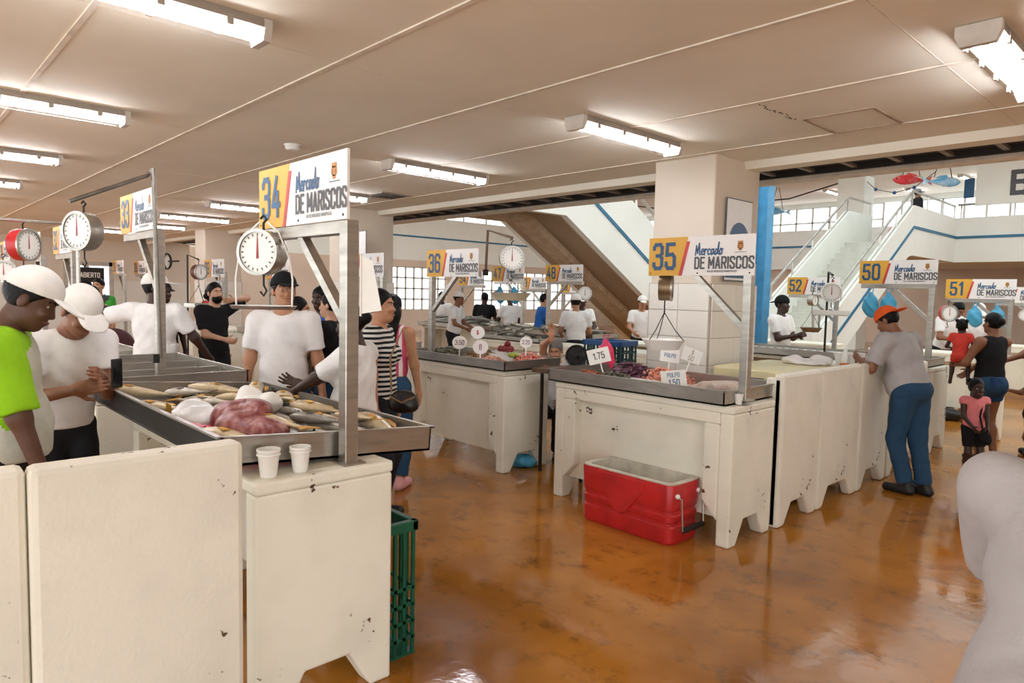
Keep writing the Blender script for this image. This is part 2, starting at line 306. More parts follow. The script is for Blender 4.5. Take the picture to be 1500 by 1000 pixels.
# ------------------------------------------------------------------ stroke lettering
GL = {'A': [[(0, 0), (.22, 1), (.28, 1), (.5, 0)], [(.08, .28), (.42, .28)]], 'B': [[(0, 0), (0, 1), (.38, 1), (.48, .9), (.48, .62), (.38, .53), (0, .53)], [(.38, .53), (.5, .42), (.5, .1), (.4, 0), (0, 0)]],
'C': [[(.5, .75), (.5, .88), (.4, 1), (.1, 1), (0, .88), (0, .12), (.1, 0), (.4, 0), (.5, .12), (.5, .25)]], 'D': [[(0, 0), (0, 1), (.36, 1), (.5, .86), (.5, .14), (.36, 0), (0, 0)]],
'E': [[(.45, 0), (0, 0), (0, 1), (.45, 1)], [(0, .52), (.38, .52)]], 'I': [[(0, 0), (0, 1)]], 'L': [[(0, 1), (0, 0), (.42, 0)]], 'M': [[(0, 0), (0, 1), (.32, .3), (.64, 1), (.64, 0)]],
'N': [[(0, 0), (0, 1), (.48, 0), (.48, 1)]], 'O': [[(.1, 0), (.4, 0), (.5, .12), (.5, .88), (.4, 1), (.1, 1), (0, .88), (0, .12), (.1, 0)]], 'P': [[(0, 0), (0, 1), (.4, 1), (.5, .9), (.5, .55), (.4, .45), (0, .45)]],
'R': [[(0, 0), (0, 1), (.4, 1), (.5, .9), (.5, .58), (.4, .48), (0, .48)], [(.28, .48), (.5, 0)]], 'S': [[(.5, .8), (.5, .9), (.4, 1), (.1, 1), (0, .88), (0, .66), (.5, .34), (.5, .12), (.4, 0), (.1, 0), (0, .12), (0, .22)]],
'T': [[(0, 1), (.5, 1)], [(.25, 1), (.25, 0)]], 'U': [[(0, 1), (0, .12), (.1, 0), (.4, 0), (.5, .12), (.5, 1)]], 'Y': [[(0, 1), (.25, .5), (.5, 1)], [(.25, .5), (.25, 0)]], 'Z': [[(0, 1), (.48, 1), (0, 0), (.48, 0)]],
'0': [[(.1, 0), (.4, 0), (.5, .12), (.5, .88), (.4, 1), (.1, 1), (0, .88), (0, .12), (.1, 0)]], '1': [[(.02, .8), (.22, 1), (.22, 0)]], '2': [[(0, .78), (0, .88), (.1, 1), (.4, 1), (.5, .88), (.5, .66), (0, 0), (.5, 0)]],
'3': [[(0, .82), (0, .88), (.1, 1), (.4, 1), (.5, .88), (.5, .64), (.4, .53), (.18, .53)], [(.4, .53), (.5, .42), (.5, .12), (.4, 0), (.1, 0), (0, .12), (0, .2)]], '4': [[(.3, 1), (0, .28), (.52, .28)], [(.38, .6), (.38, 0)]],
'5': [[(.47, 1), (.04, 1), (.02, .55), (.38, .58), (.5, .46), (.5, .12), (.4, 0), (.1, 0), (0, .12), (0, .22)]], '6': [[(.5, .8), (.5, .88), (.4, 1), (.1, 1), (0, .88), (0, .12), (.1, 0), (.4, 0), (.5, .12), (.5, .44), (.4, .55), (.1, .55), (0, .46)]],
'7': [[(0, 1), (.5, 1), (.18, 0)]], '8': [[(.1, .53), (.4, .53), (.5, .64), (.5, .88), (.4, 1), (.1, 1), (0, .88), (0, .64), (.1, .53), (0, .42), (0, .12), (.1, 0), (.4, 0), (.5, .12), (.5, .42), (.4, .53)]],
'9': [[(0, .2), (0, .12), (.1, 0), (.4, 0), (.5, .12), (.5, .88), (.4, 1), (.1, 1), (0, .88), (0, .56), (.1, .45), (.4, .45), (.5, .54)]], '.': [[(0, 0), (0, .05)]], '$': [[(.5, .75), (.4, .88), (.1, .88), (0, .75), (0, .62), (.5, .38), (.5, .25), (.4, .12), (.1, .12), (0, .25)], [(.25, 1), (.25, 0)]], '-': [[(0, .5), (.3, .5)]]}
SCRIPT = [('M', [(0, 0), (.07, .8), (.17, .15), (.3, .98), (.36, .02), (.42, .06)], .46), ('e', [(0, .24), (.2, .3), (.18, .48), (.08, .5), (0, .3), (.06, .03), (.24, .1)], .25), ('r', [(0, 0), (.03, .48), (.03, .3), (.13, .5), (.22, .44)], .25),
          ('c', [(.22, .42), (.12, .5), (0, .28), (.06, .03), (.24, .1)], .26), ('a', [(.2, .45), (.08, .48), (0, .22), (.06, .02), (.18, .2), (.22, .48), (.2, .1), (.28, .04)], .3), ('d', [(.2, .42), (.08, .46), (0, .2), (.07, .02), (.18, .2), (.3, 1.02), (.24, .1), (.32, .04)], .34), ('o', [(.1, .5), (0, .28), (.06, .02), (.18, .08), (.2, .35), (.1, .5), (.26, .46)], .3)]
def ribbon(mb, pts, t):
    # every stroke segment lies a hair in front of the last so none are coplanar
    for a, b in zip(pts, pts[1:]):
        a, b = Vector(a), Vector(b); d = (b-a); L = d.length
        if L < 1e-6: continue
        d /= L; n = Vector((-d.y, d.x))*t/2; a2, b2 = a-d*t*.42, b+d*t*.42
        mb.add([(p.x, -len(mb.f)*t*.0016, p.y) for p in (a2-n, b2-n, b2+n, a2+n)], [(0, 1, 2, 3)])
TXT = {}
def text_mesh(s, h, t, m, wf=1.0, gap=.24, center=False):
    key = (s, h, t, m.name, wf, gap, center)
    if key in TXT: return TXT[key]
    mb = MB(); x = 0
    for ch in s:
        if ch == ' ': x += .34*h*wf; continue
        g = GL[ch]; w = max(p[0] for st in g for p in st)
        for st in g: ribbon(mb, [(x+p[0]*h*wf, p[1]*h) for p in st], t)
        x += (w+gap)*h*wf
    if center: mb.v = [(v[0]-(x-gap*h*wf)/2, v[1], v[2]) for v in mb.v]
    me = mb.mesh('lettering'); me.materials.append(m); TXT[key] = me; return me
def script_mesh(h, t, m):
    if 'scr' in TXT: return TXT['scr']
    mb = MB(); x = 0
    for _, st, w in SCRIPT: ribbon(mb, [(x+p[0]*h*1.15, p[1]*h) for p in st], t); x += w*h*1.2
    me = mb.mesh('lettering'); me.materials.append(m); TXT['scr'] = me; return me
def letter(name, me, parent, x, y, z): return put(name, me, parent, 0, (x, y, z))
# sign board 0.85 x 0.28, local origin bottom-left, readable from -y
def sign_board(num, parent, x, y, z, L=.85, Hh=.28):
    b = MB().box(0, L, -.006, .006, 0, Hh).build('sign_board', SIGNW, parent, loc=(x, y, z))
    yp = -.0085
    m = MB(); m.prism([(0, 0), (.265, 0), (.335, Hh), (0, Hh)], 'y', yp+.001, -.006); m.build('number_panel', SIGNY, b)
    m = MB(); m.prism([(.265, 0), (.292, 0), (.352, Hh*.88), (.325, Hh*.88)], 'y', yp, -.006); m.build('stripe', SIGNR, b)
    me = text_mesh(num, .175, .027, SIGNB, .78, .3); w = max(v.co.x for v in me.vertices)
    letter('number', me, b, .145-w/2, yp-.001, .055)
    letter('script_lettering', script_mesh(.085, .0095, SIGNB), b, .40, yp, .145)
    letter('block_lettering', text_mesh('DE MARISCOS', .075, .0125, SIGNG, .78, .3), b, .40, yp, .052)
    letter('small_lettering', text_mesh('RED DE MERCADOS MUNICIPALES', .0125, .0022, SIGNG, .9, .35), b, .5, yp, .024)
    c = MB()
    for (px, pz, w2, h2) in ((.745, .2, .014, .02), (.745, .225, .017, .01), (.745, .178, .009, .008), (.728, .2, .004, .014), (.762, .2, .004, .014)):
        c.prism([(px-w2, pz-h2), (px+w2, pz-h2), (px+w2*1.15, pz), (px+w2, pz+h2), (px-w2, pz+h2), (px-w2*1.15, pz)], 'y', yp, -.006)
    c.build('crest', CREST, b)
    MB().box(.705, .79, yp, -.006, .158, .161).build('crest_caption', SIGNG, b)
    rv = MB()
    for px in (.02, .42, .82): rv.ball((px, -.007, .018), (.006, .003, .006), 6, 4)
    rv.build('rivet', IRON, b)
    return b
def stand(num, x, y, zb, zs, side, label, arm=True, braces=True):
    """post on a counter; board extends to the left (side=-1) or right (+1) of the post"""
    t = thing('sign_stand', label, 'sign', (x, y, zb), 0, 'stall number signs')
    top = zs-zb
    MB().box(-.03, .03, -.03, .03, 0, top+(.0 if arm else .02)).build('post', STEEL, t, bevel=.004)
    MB().box(-.06, .06, -.05, .05, 0, .008).build('base_plate', STEEL, t)
    MB().box(min(0, side*.78), max(0, side*.78), -.028, .028, top-.055, top).build('arm', STEEL, t, bevel=.003)
    MB().beam((side*.42, 0, top-.05), (side*.02, 0, top-.42), .04).build('brace', STEEL, t)
    sign_board(num, t, -.80 if side < 0 else -.05, -.034, top-(0 if arm else .06))
    return t
def dial_scale(x, y, ztop, turn, label, r=.1, col=STEEL, hook=True, pan=None, drop=.3, bail=False, group='hanging dial scales'):
    """hanging dial scale; ztop = top hook; face looks along local -y"""
    t = thing('dial_scale', label, 'scale', (x, y, ztop), math.atan2(-y, -x)+math.pi/2+R_(turn), group)
    M = Matrix.Translation((0, 0, -.07-r)) @ Matrix.Rotation(math.pi/2, 4, 'X')
    MB().lathe([(.001, -.045), (r*.97, -.045), (r, -.035), (r, .035), (r*.97, .045)], 28, M).build('drum', col, t, True)
    MB().lathe([(r*.9, .045), (r*1.04, .042), (r*1.04, .056), (r*.9, .056)], 28, M).build('bezel', STEEL, t, True)
    dial = MB().lathe([(.001, .047), (r*.91, .047)], 28, M).build('dial', PLW, t)
    tk = MB()
    for k in range(20):
        a = 2*math.pi*k/20; r0, r1 = r*.72, r*.84; c, s_ = math.cos(a), math.sin(a); w = .0025
        tk.add([(c*r0-s_*w, -.0485, s_*r0+c*w-.07-r), (c*r1-s_*w, -.0485, s_*r1+c*w-.07-r), (c*r1+s_*w, -.0485, s_*r1-c*w-.07-r), (c*r0+s_*w, -.0485, s_*r0-c*w-.07-r)], [(0, 1, 2, 3)])
    tk.build('tick_marks', IRON, dial)
    MB().add([(-.006, -.05, -.07-r-.03), (.006, -.05, -.07-r-.03), (.002, -.05, -.07-r+r*.7), (-.002, -.05, -.07-r+r*.7)], [(0, 1, 2, 3)]).build('needle', mat('needle', '9c2b35', .5), dial)
    MB().tube([(0, 0, -.07), (0, 0, -.035), (.018, 0, -.018), (0, 0, 0), (-.016, 0, -.015)], .006, 6).build('top_hook', IRON, t, True)
    zb = -.07-2*r
    MB().tube([(0, 0, zb), (0, 0, zb-.05), (.016, 0, zb-.075), (0, 0, zb-.1), (-.018, 0, zb-.08)], .005, 6).build('bottom_hook', IRON, t, True)
    if pan:
        zp = zb-drop; pr_, kind, pm = pan
        if kind == 'plate': p = MB().lathe([(.001, zp-.012), (pr_*.95, zp-.012), (pr_, zp), (pr_*1.02, zp+.004), (.001, zp-.004)], 28).build('pan', pm, t, True)
        elif kind == 'round': p = MB().lathe([(.001, zp-.07), (pr_*.7, zp-.07), (pr_, zp), (pr_*1.03, zp+.005), (pr_*.97, zp), (pr_*.68, zp-.062), (.001, zp-.062)], 28).build('pan', pm, t, True)
        else: p = MB().box(-pr_, pr_, -pr_*.7, pr_*.7, zp-.04, zp-.03).box(-pr_, pr_, -pr_*.7, -pr_*.7+.01, zp-.04, zp+.02).box(-pr_, pr_, pr_*.7-.01, pr_*.7, zp-.04, zp+.02).box(-pr_, -pr_+.01, -pr_*.7, pr_*.7, zp-.04, zp+.02).box(pr_-.01, pr_, -pr_*.7, pr_*.7, zp-.04, zp+.02).build('pan', pm, t)
        if bail:
            for s_ in (-1, 1): MB().tube([(s_*.02, 0, -.03), (s_*pr_*.55, 0, -.08), (s_*pr_*.92, 0, -.2), (s_*pr_*1.04, 0, -.3), (s_*pr_*1.02, 0, zp)], .0045, 6).build('bail_wire', PLW, t, True)
        for k in range(0 if bail else 3):
            a = 2*math.pi*k/3+.4; MB().tube([(0, 0, zb-.09), (math.cos(a)*pr_*.55, math.sin(a)*pr_*.55, zb-.09-drop*.45), (math.cos(a)*pr_*.97, math.sin(a)*pr_*.97*(1 if kind == 'round' else .7), zp)], .0035, 5).build('chain', IRON, t, True)
    return t
def scale_arm(x, y, z, pts, label, r=.014, m=RUST):
    t = thing('scale_arm', label, 'bracket', (x, y, z)); MB().tube(pts, r, 8).build('tube', m, t, True); MB().box(-.02, .02, -.02, .02, -.03, .03).build('clamp', IRON, t); return t
# ------------------------------------------------------------------ counters, partitions, trays
def counter(x0, x1, y0, y1, front, label, h=.97, m=CREAM):
    t = thing('stall_counter', label, 'counter', ((x0+x1)/2, (y0+y1)/2, 0), 0, 'white concrete stall counters')
    a, b = (x1-x0)/2, (y1-y0)/2; e = .1
    poly = [(-b, 0), (-b+.1, 0), (-b+.16, .1), (-b+.2, .17), (b-.2, .17), (b-.16, .1), (b-.1, 0), (b, 0), (b, h-.05), (-b, h-.05)]
    for s in (-1, 1): MB().prism(poly, 'x', s*a-(e if s > 0 else 0), s*a+(e if s < 0 else 0)).build('end_panel', m, t, bevel=.012)
    yf = front*b
    fr = MB()
    y_0, y_1 = (yf-.1, yf) if front > 0 else (yf, yf+.1)
    fr.prism([(-a+.1, .84), (a-.1, .84), (a-.1, h-.05), (-a+.1, h-.05)], 'y', y_0, y_1)
    for s in (-1, 1): fr.prism([(s*(a-.1), .17), (s*(a-.22), .3), (s*(a-.22), .84), (s*(a-.1), .84)][::s], 'y', y_0, y_1)
    fr.build('front_frame', m, t, bevel=.01)
    y_2 = yf-front*.085
    MB().box(-a+.1, a-.1, min(y_2, y_2-front*.05), max(y_2, y_2-front*.05), .17, h-.05).build('inset_panel', m, t)
    MB().box(-a-.003, a+.003, -b-.003, b+.003, h-.05, h).build('top_slab', m, t, bevel=.012)
    return t
def partition(x, y0, y1, label, h=1.15, th=.085, rib=1):
    t = thing('partition_panel', label, 'partition', (x, y0, 0), 0, 'white concrete partition panels'); L = y1-y0
    MB().prism([(0, 0), (.11, 0), (.17, .09), (.22, .16), (L-.22, .16), (L-.17, .09), (L-.11, 0), (L, 0), (L, h), (0, h)], 'x', -th, 0).build('slab', CREAM2, t, bevel=.022)
    if rib: MB().prism([(0, 0), (.07, 0), (.07, h-.03), (0, h-.03)], 'x', -th-.06, -.02).build('edge_rib', CREAM, t, bevel=.015)
    return t
def tray(x0, x1, y0, y1, z0, z1, label, slope=0, m=STEEL, dark=None, div=0, th=.008, group='steel display trays'):
    t = thing('steel_tray', label, 'tray', ((x0+x1)/2, (y0+y1)/2, z0), 0, group); a, b, h = (x1-x0)/2, (y1-y0)/2, z1-z0
    if slope: t.rotation_euler = (slope, 0, 0)
    MB().box(-a, a, -b, b, 0, .01).build('bottom', m, t)
    for k, (p, q, r, s) in enumerate(((-a, a, -b, -b+th), (-a, a, b-th, b), (-a, -a+th, -b, b), (a-th, a, -b, b))):
        MB().box(p, q, r, s, 0, h).build('side_wall', dark if (dark and k == 0) else m, t)
    rm = MB().box(-a-.012, a+.012, -b-.012, -b+.012, h, h+.008).box(-a-.012, a+.012, b-.012, b+.012, h, h+.008).box(-a-.012, -a+.012, -b, b, h, h+.008).box(a-.012, a+.012, -b, b, h, h+.008); rm.build('rim', m, t)
    for k in range(div): xx = -a+2*a*(k+1)/(div+1); MB().box(xx-.012, xx+.012, -b+.02, b-.02, .01, h*.92).build('divider', m, t)
    return t
# ------------------------------------------------------------------ fluorescent fixtures
def fixture(x, y0, z, label, L=1.26, rz=0):
    t = thing('ceiling_light', label, 'ceiling light', (x, y0, z), rz, 'fluorescent ceiling lights')
    MB().prism([(-.085, .075), (-.09, .03), (.09, .03), (.085, .075)], 'y', 0, L).build('housing', FIXT, t)
    MB().prism([(-.088, .03), (-.07, -.022), (.07, -.022), (.088, .03)], 'y', .015, L-.015).build('lens', LENS, t)
    for s in (-.035, .035): MB().tube([(s, .05, .005), (s, L-.05, .005)], .014, 8).build('tube', EMIT, t, True)
    for y in (-.008, L-.03): MB().prism([(-.094, .07), (-.094, .025), (-.072, -.028), (.072, -.028), (.094, .025), (.094, .07)], 'y', y, y+.038).build('end_cap', CAPM, t)
    for k in range(4):
        for s in (-1, 1): MB().box(s*.088-.008, s*.088+.008, .15+k*.3, .18+k*.3, .0, .05).build('clip', FIXT, t)
    return t
# ------------------------------------------------------------------ implicit surfaces (people, soft things)
def np_mesh(name, V, Q, mats, smooth=True, mi=None):
    me = bpy.data.meshes.new(name); nv, nf = len(V), len(Q)
    k = Q.shape[1]
    me.vertices.add(nv); me.vertices.foreach_set('co', np.ascontiguousarray(V, dtype=np.float32).ravel())
    me.loops.add(nf*k); me.loops.foreach_set('vertex_index', np.ascontiguousarray(Q, dtype=np.int32).ravel())
    me.polygons.add(nf); me.polygons.foreach_set('loop_start', np.arange(0, nf*k, k, dtype=np.int32))
    me.update(calc_edges=True)
    if smooth: me.polygons.foreach_set('use_smooth', np.ones(nf, dtype=bool))
    for m in mats: me.materials.append(m)
    if mi is not None: me.polygons.foreach_set('material_index', np.asarray(mi, dtype=np.int32))
    me.validate(); return me
def smin(a, b, k):
    if k <= 0: return np.minimum(a, b)
    h = np.maximum(k-np.abs(a-b), 0)/k; return np.minimum(a, b)-h*h*k*.25
def prim_bounds(p):
    if p[0] in ('rc', 'cc'):
        a, b, r = np.array(p[1]), np.array(p[2]), max(p[3], p[4]); return np.minimum(a, b)-r, np.maximum(a, b)+r
    c, r = np.array(p[1]), max(p[2]); return c-r, c+r
def prim_dist(p, X, Y, Z):
    if p[0] in ('rc', 'cc'):
        a, b = np.array(p[1], float), np.array(p[2], float); d = b-a; L2 = max(d@d, 1e-9)
        t = ((X-a[0])*d[0]+(Y-a[1])*d[1]+(Z-a[2])*d[2])/L2; tc = np.clip(t, 0, 1)
        q = np.sqrt((X-a[0]-tc*d[0])**2+(Y-a[1]-tc*d[1])**2+(Z-a[2]-tc*d[2])**2)-(p[3]+(p[4]-p[3])*tc)
        if p[0] == 'cc': q = np.maximum(q, (t-1)*math.sqrt(L2))
        return q
    c, r = p[1], p[2]; x, y, z = X-c[0], Y-c[1], Z-c[2]
    if p[3] is not None:
        M = p[3]; x, y, z = M[0, 0]*x+M[1, 0]*y+M[2, 0]*z, M[0, 1]*x+M[1, 1]*y+M[2, 1]*z, M[0, 2]*x+M[1, 2]*y+M[2, 2]*z
    k0 = np.sqrt((x/r[0])**2+(y/r[1])**2+(z/r[2])**2); k1 = np.sqrt((x/r[0]**2)**2+(y/r[1]**2)**2+(z/r[2]**2)**2)+1e-9
    return k0*(k0-1)/k1
def mesh_sdf(prims, vox, k=.03, cuts=(), subs=(), wr=0, bounds=None):
    lo = np.min([prim_bounds(p)[0] for p in prims], 0)-2*vox-.01; hi = np.max([prim_bounds(p)[1] for p in prims], 0)+2*vox+.01
    if bounds is not None: lo = np.maximum(lo, bounds[0]); hi = np.minimum(hi, bounds[1])
    n = np.ceil((hi-lo)/vox).astype(int)+1; G = np.full(n, .5, dtype=np.float32)
    ax = [lo[i]+vox*np.arange(n[i]) for i in range(3)]
    def sub(p, pad):
        a, b = prim_bounds(p); i0 = np.clip(np.floor((a-pad-lo)/vox).astype(int), 0, n); i1 = np.clip(np.ceil((b+pad-lo)/vox).astype(int)+1, 0, n)
        if np.any(i1 <= i0): return None
        sl = tuple(slice(i0[i], i1[i]) for i in range(3)); return sl, ax[0][sl[0]][:, None, None], ax[1][sl[1]][None, :, None], ax[2][sl[2]][None, None, :]
    for p in prims:
        kk = p[5] if len(p) > 5 else (p[4] if p[0] == 'el' and len(p) > 4 else k); s = sub(p, kk+2*vox)
        if s is None: continue
        G[s[0]] = smin(G[s[0]], prim_dist(p, *s[1:]), kk)
    X, Y, Z = ax[0][:, None, None], ax[1][None, :, None], ax[2][None, None, :]
    if wr: G += wr*(np.sin(X*31+Z*19+2*np.sin(Y*17))*np.sin(Z*27-Y*23+1.5*np.sin(X*13))).astype(np.float32)
    for p in subs:
        s = sub(p, 2*vox)
        if s is not None: G[s[0]] = np.maximum(G[s[0]], -prim_dist(p, *s[1:]))
    for c, nrm in cuts: G = np.maximum(G, ((X-c[0])*nrm[0]+(Y-c[1])*nrm[1]+(Z-c[2])*nrm[2]))
    G[0] = G[-1] = .5; G[:, 0] = G[:, -1] = .5; G[:, :, 0] = G[:, :, -1] = .5
    I = G < 0
    c8 = [I[i:n[0]-1+i, j:n[1]-1+j, l:n[2]-1+l] for i in (0, 1) for j in (0, 1) for l in (0, 1)]
    cnt = sum(c.astype(np.int8) for c in c8); act = (cnt > 0) & (cnt < 8); idx = np.argwhere(act)
    if len(idx) == 0: return np.zeros((0, 3)), np.zeros((0, 4), int)
    ids = np.full(act.shape, -1, dtype=np.int64); ids[act] = np.arange(len(idx))
    S_ = np.zeros((len(idx), 3)); Cn = np.zeros(len(idx)); corners = [(i, j, l) for i in (0, 1) for j in (0, 1) for l in (0, 1)]
    val = {c: G[idx[:, 0]+c[0], idx[:, 1]+c[1], idx[:, 2]+c[2]] for c in corners}
    for a in corners:
        for d in range(3):
            if a[d]: continue
            b = list(a); b[d] = 1; b = tuple(b); va, vb = val[a], val[b]; m = (va < 0) != (vb < 0)
            t = np.where(m, va/np.where(m, va-vb, 1), 0); pt = np.tile(np.array(a, float), (len(idx), 1)); pt[:, d] += t
            S_[m] += pt[m]; Cn[m] += 1
    V = lo+(idx+S_/Cn[:, None])*vox
    Q = []
    for d in range(3):
        sl0 = [slice(1, -1)]*3; sl0[d] = slice(0, n[d]-1); sl1 = list(sl0); sl1[d] = slice(1, n[d]); A = I[tuple(sl0)]; B = I[tuple(sl1)]; e = np.argwhere(A != B)
        if len(e) == 0: continue
        sg = A[e[:, 0], e[:, 1], e[:, 2]]; off = np.ones(3, int); off[d] = 0; e = e+off; u, w = [(1, 2), (2, 0), (0, 1)][d]
        def cell(du, dw):
            f = e.copy(); f[:, u] -= du; f[:, w] -= dw; return ids[f[:, 0], f[:, 1], f[:, 2]]
        q = np.stack([cell(1, 1), cell(0, 1), cell(0, 0), cell(1, 0)], 1); q[~sg] = q[~sg][:, ::-1]; Q.append(q)
    Q = np.concatenate(Q); return V, Q[(Q >= 0).all(1)]
def join(*parts):
    V, Q, o = [], [], 0
    for v, q in parts:
        if len(v): V.append(v); Q.append(q+o); o += len(v)
    return np.concatenate(V), np.concatenate(Q)
def rot(ax, deg): return np.array(Matrix.Rotation(R_(deg), 3, ax))
def ik(Sh, T, l1, l2, pole):
    d = T-Sh; L = np.linalg.norm(d); mx = (l1+l2)*.999
    if L > mx: T = Sh+d/L*mx; d = T-Sh; L = mx
    u = d/L; a = (l1*l1-l2*l2+L*L)/(2*L); hgt = math.sqrt(max(l1*l1-a*a, 0)); pv = pole-u*(pole@u); pv /= (np.linalg.norm(pv)+1e-9)
    return Sh+u*a+pv*hgt, T
SKIN = {k: mat('skin_'+k, c, .5, 0, .06, 20, .05, 80) for k, c in dict(tan='b98463', brown='8a5a3e', dark='5a3826', deep='3f281d', light='c79a7c').items()}
EYEW = mat('eye_white', 'b9b2aa', .3); EYED = mat('eye_dark', '1a120d', .2); LIP = mat('lips', '8a4a42', .5)
HAIRM = mat('hair_black', '0b0807', .5, 0, .2, 40, .4, 90, spec=.2); HAIRG = mat('hair_grey', '77706a', .6, 0, .2, 40, .4, 90); HAIRB = mat('hair_brown', '3a271c', .5, 0, .2, 40, .4, 90)
def cloth(name, c, **k): return mat('cloth_'+name, c, .85, 0, .05, 9, .35, 38, spec=.2, **k)
WT = cloth('white', 'eeebe9'); BK = cloth('black', '1c1b1d'); JEAN = cloth('denim', '2c4a66'); GREYT = cloth('heather_grey', 'aca7a6'); DKP = cloth('dark_trousers', '26262b'); BLUET = cloth('blue', '2b62ad'); REDT = cloth('red', 'b3202c'); GREENT = cloth('green', '3f9a3c'); PINKT = cloth('pink', 'ee8b8f'); CORAL = cloth('coral', 'd9483c'); LIME = cloth('lime', '8fc31f'); PALE = cloth('pale_grey', 'c9c8bb'); APR = cloth('apron', 'e9e9e4')
def striped(name, a, b, scale, axis='z'):
    m = cloth(name, a); N = m.node_tree.nodes; L = m.node_tree.links
    w = N.new('ShaderNodeTexWave'); w.bands_direction = axis.upper(); w.inputs['Scale'].default_value = scale; w.inputs['Distortion'].default_value = .4
    L.new(N['Texture Coordinate'].outputs['Object'], w.inputs['Vector']); r = N.new('ShaderNodeMapRange'); r.inputs[1].default_value = .45; r.inputs[2].default_value = .55; L.new(w.outputs['Fac'], r.inputs[0])
    mx = N.new('ShaderNodeMix'); mx.data_type = 'RGBA'; mx.inputs[6].default_value = lin(a); mx.inputs[7].default_value = lin(b); L.new(r.outputs[0], mx.inputs[0]); L.new(mx.outputs[2], N['Principled BSDF'].inputs['Base Color']); return m
STRIPE = striped('striped_black', '1b1b1e', 'd9d6d0', 9); JERSEY = striped('sky_striped', 'eef1f3', '7db4d6', 3.4, 'x'); GIRLST = striped('girl_striped', 'e9e2df', '7a2f45', 11); FLORAL = striped('floral', 'efe3e0', 'c8506e', 6, 'x'); LEOP = striped('leopard', '2a2320', '6b5440', 14, 'x')
CAPW = cloth('cap_white', 'ece8e2'); CAPB = cloth('cap_black', '1a1a1c'); CAPO = cloth('cap_orange', 'e8622a'); SHOEB = mat('shoe_black', '1d1b1b', .5); SHOEP = mat('shoe_pink', 'e0a0a0', .6); SHOEW = mat('shoe_white', 'e8e2de', .6); GLOVE = mat('grey_glove', '55565a', .7)
def hand_prims(w, d, nrm, side, curl, s, spread=0):
    """w wrist, d pointing direction, nrm palm normal (fingers curl towards it), side = direction of the thumb"""
    P = [('rc', w-d*.03*s, w+d*.03*s, .027*s, .03*s, .02), ('el', w+d*.052*s, (.04*s, .05*s, .017*s), np.stack([side, d, nrm], 1), .015)]
    for i, (o, ln) in enumerate(((.029, .07), (.0095, .079), (-.0105, .074), (-.03, .058))):
        b = w+d*.088*s+side*o*s; dd = d+side*spread*(o/.03)*.35; dd = dd/np.linalg.norm(dd); c1 = R_(curl*(.5+.08*i)); d1 = dd*math.cos(c1)+nrm*math.sin(c1); c2 = R_(curl*(1.25+.1*i)); d2 = dd*math.cos(c2)+nrm*math.sin(c2)
        m = b+d1*ln*.55*s; P += [('rc', b-dd*.015*s, m, .0095*s, .0088*s, .006), ('rc', m, m+d2*ln*.5*s, .0088*s, .007*s, .006)]
    tb = w+d*.03*s+side*.03*s; td = d*.6+side*(.75+spread*.3)+nrm*.25; td /= np.linalg.norm(td); tm = tb+td*.036*s; td2 = d*.85+side*.35+nrm*.3; td2 /= np.linalg.norm(td2)
    P += [('rc', tb-td*.015*s, tm, .014*s, .011*s, .01), ('rc', tm, tm+td2*.03*s, .0105*s, .0085*s, .006)]
    return P
PEOPLE = []
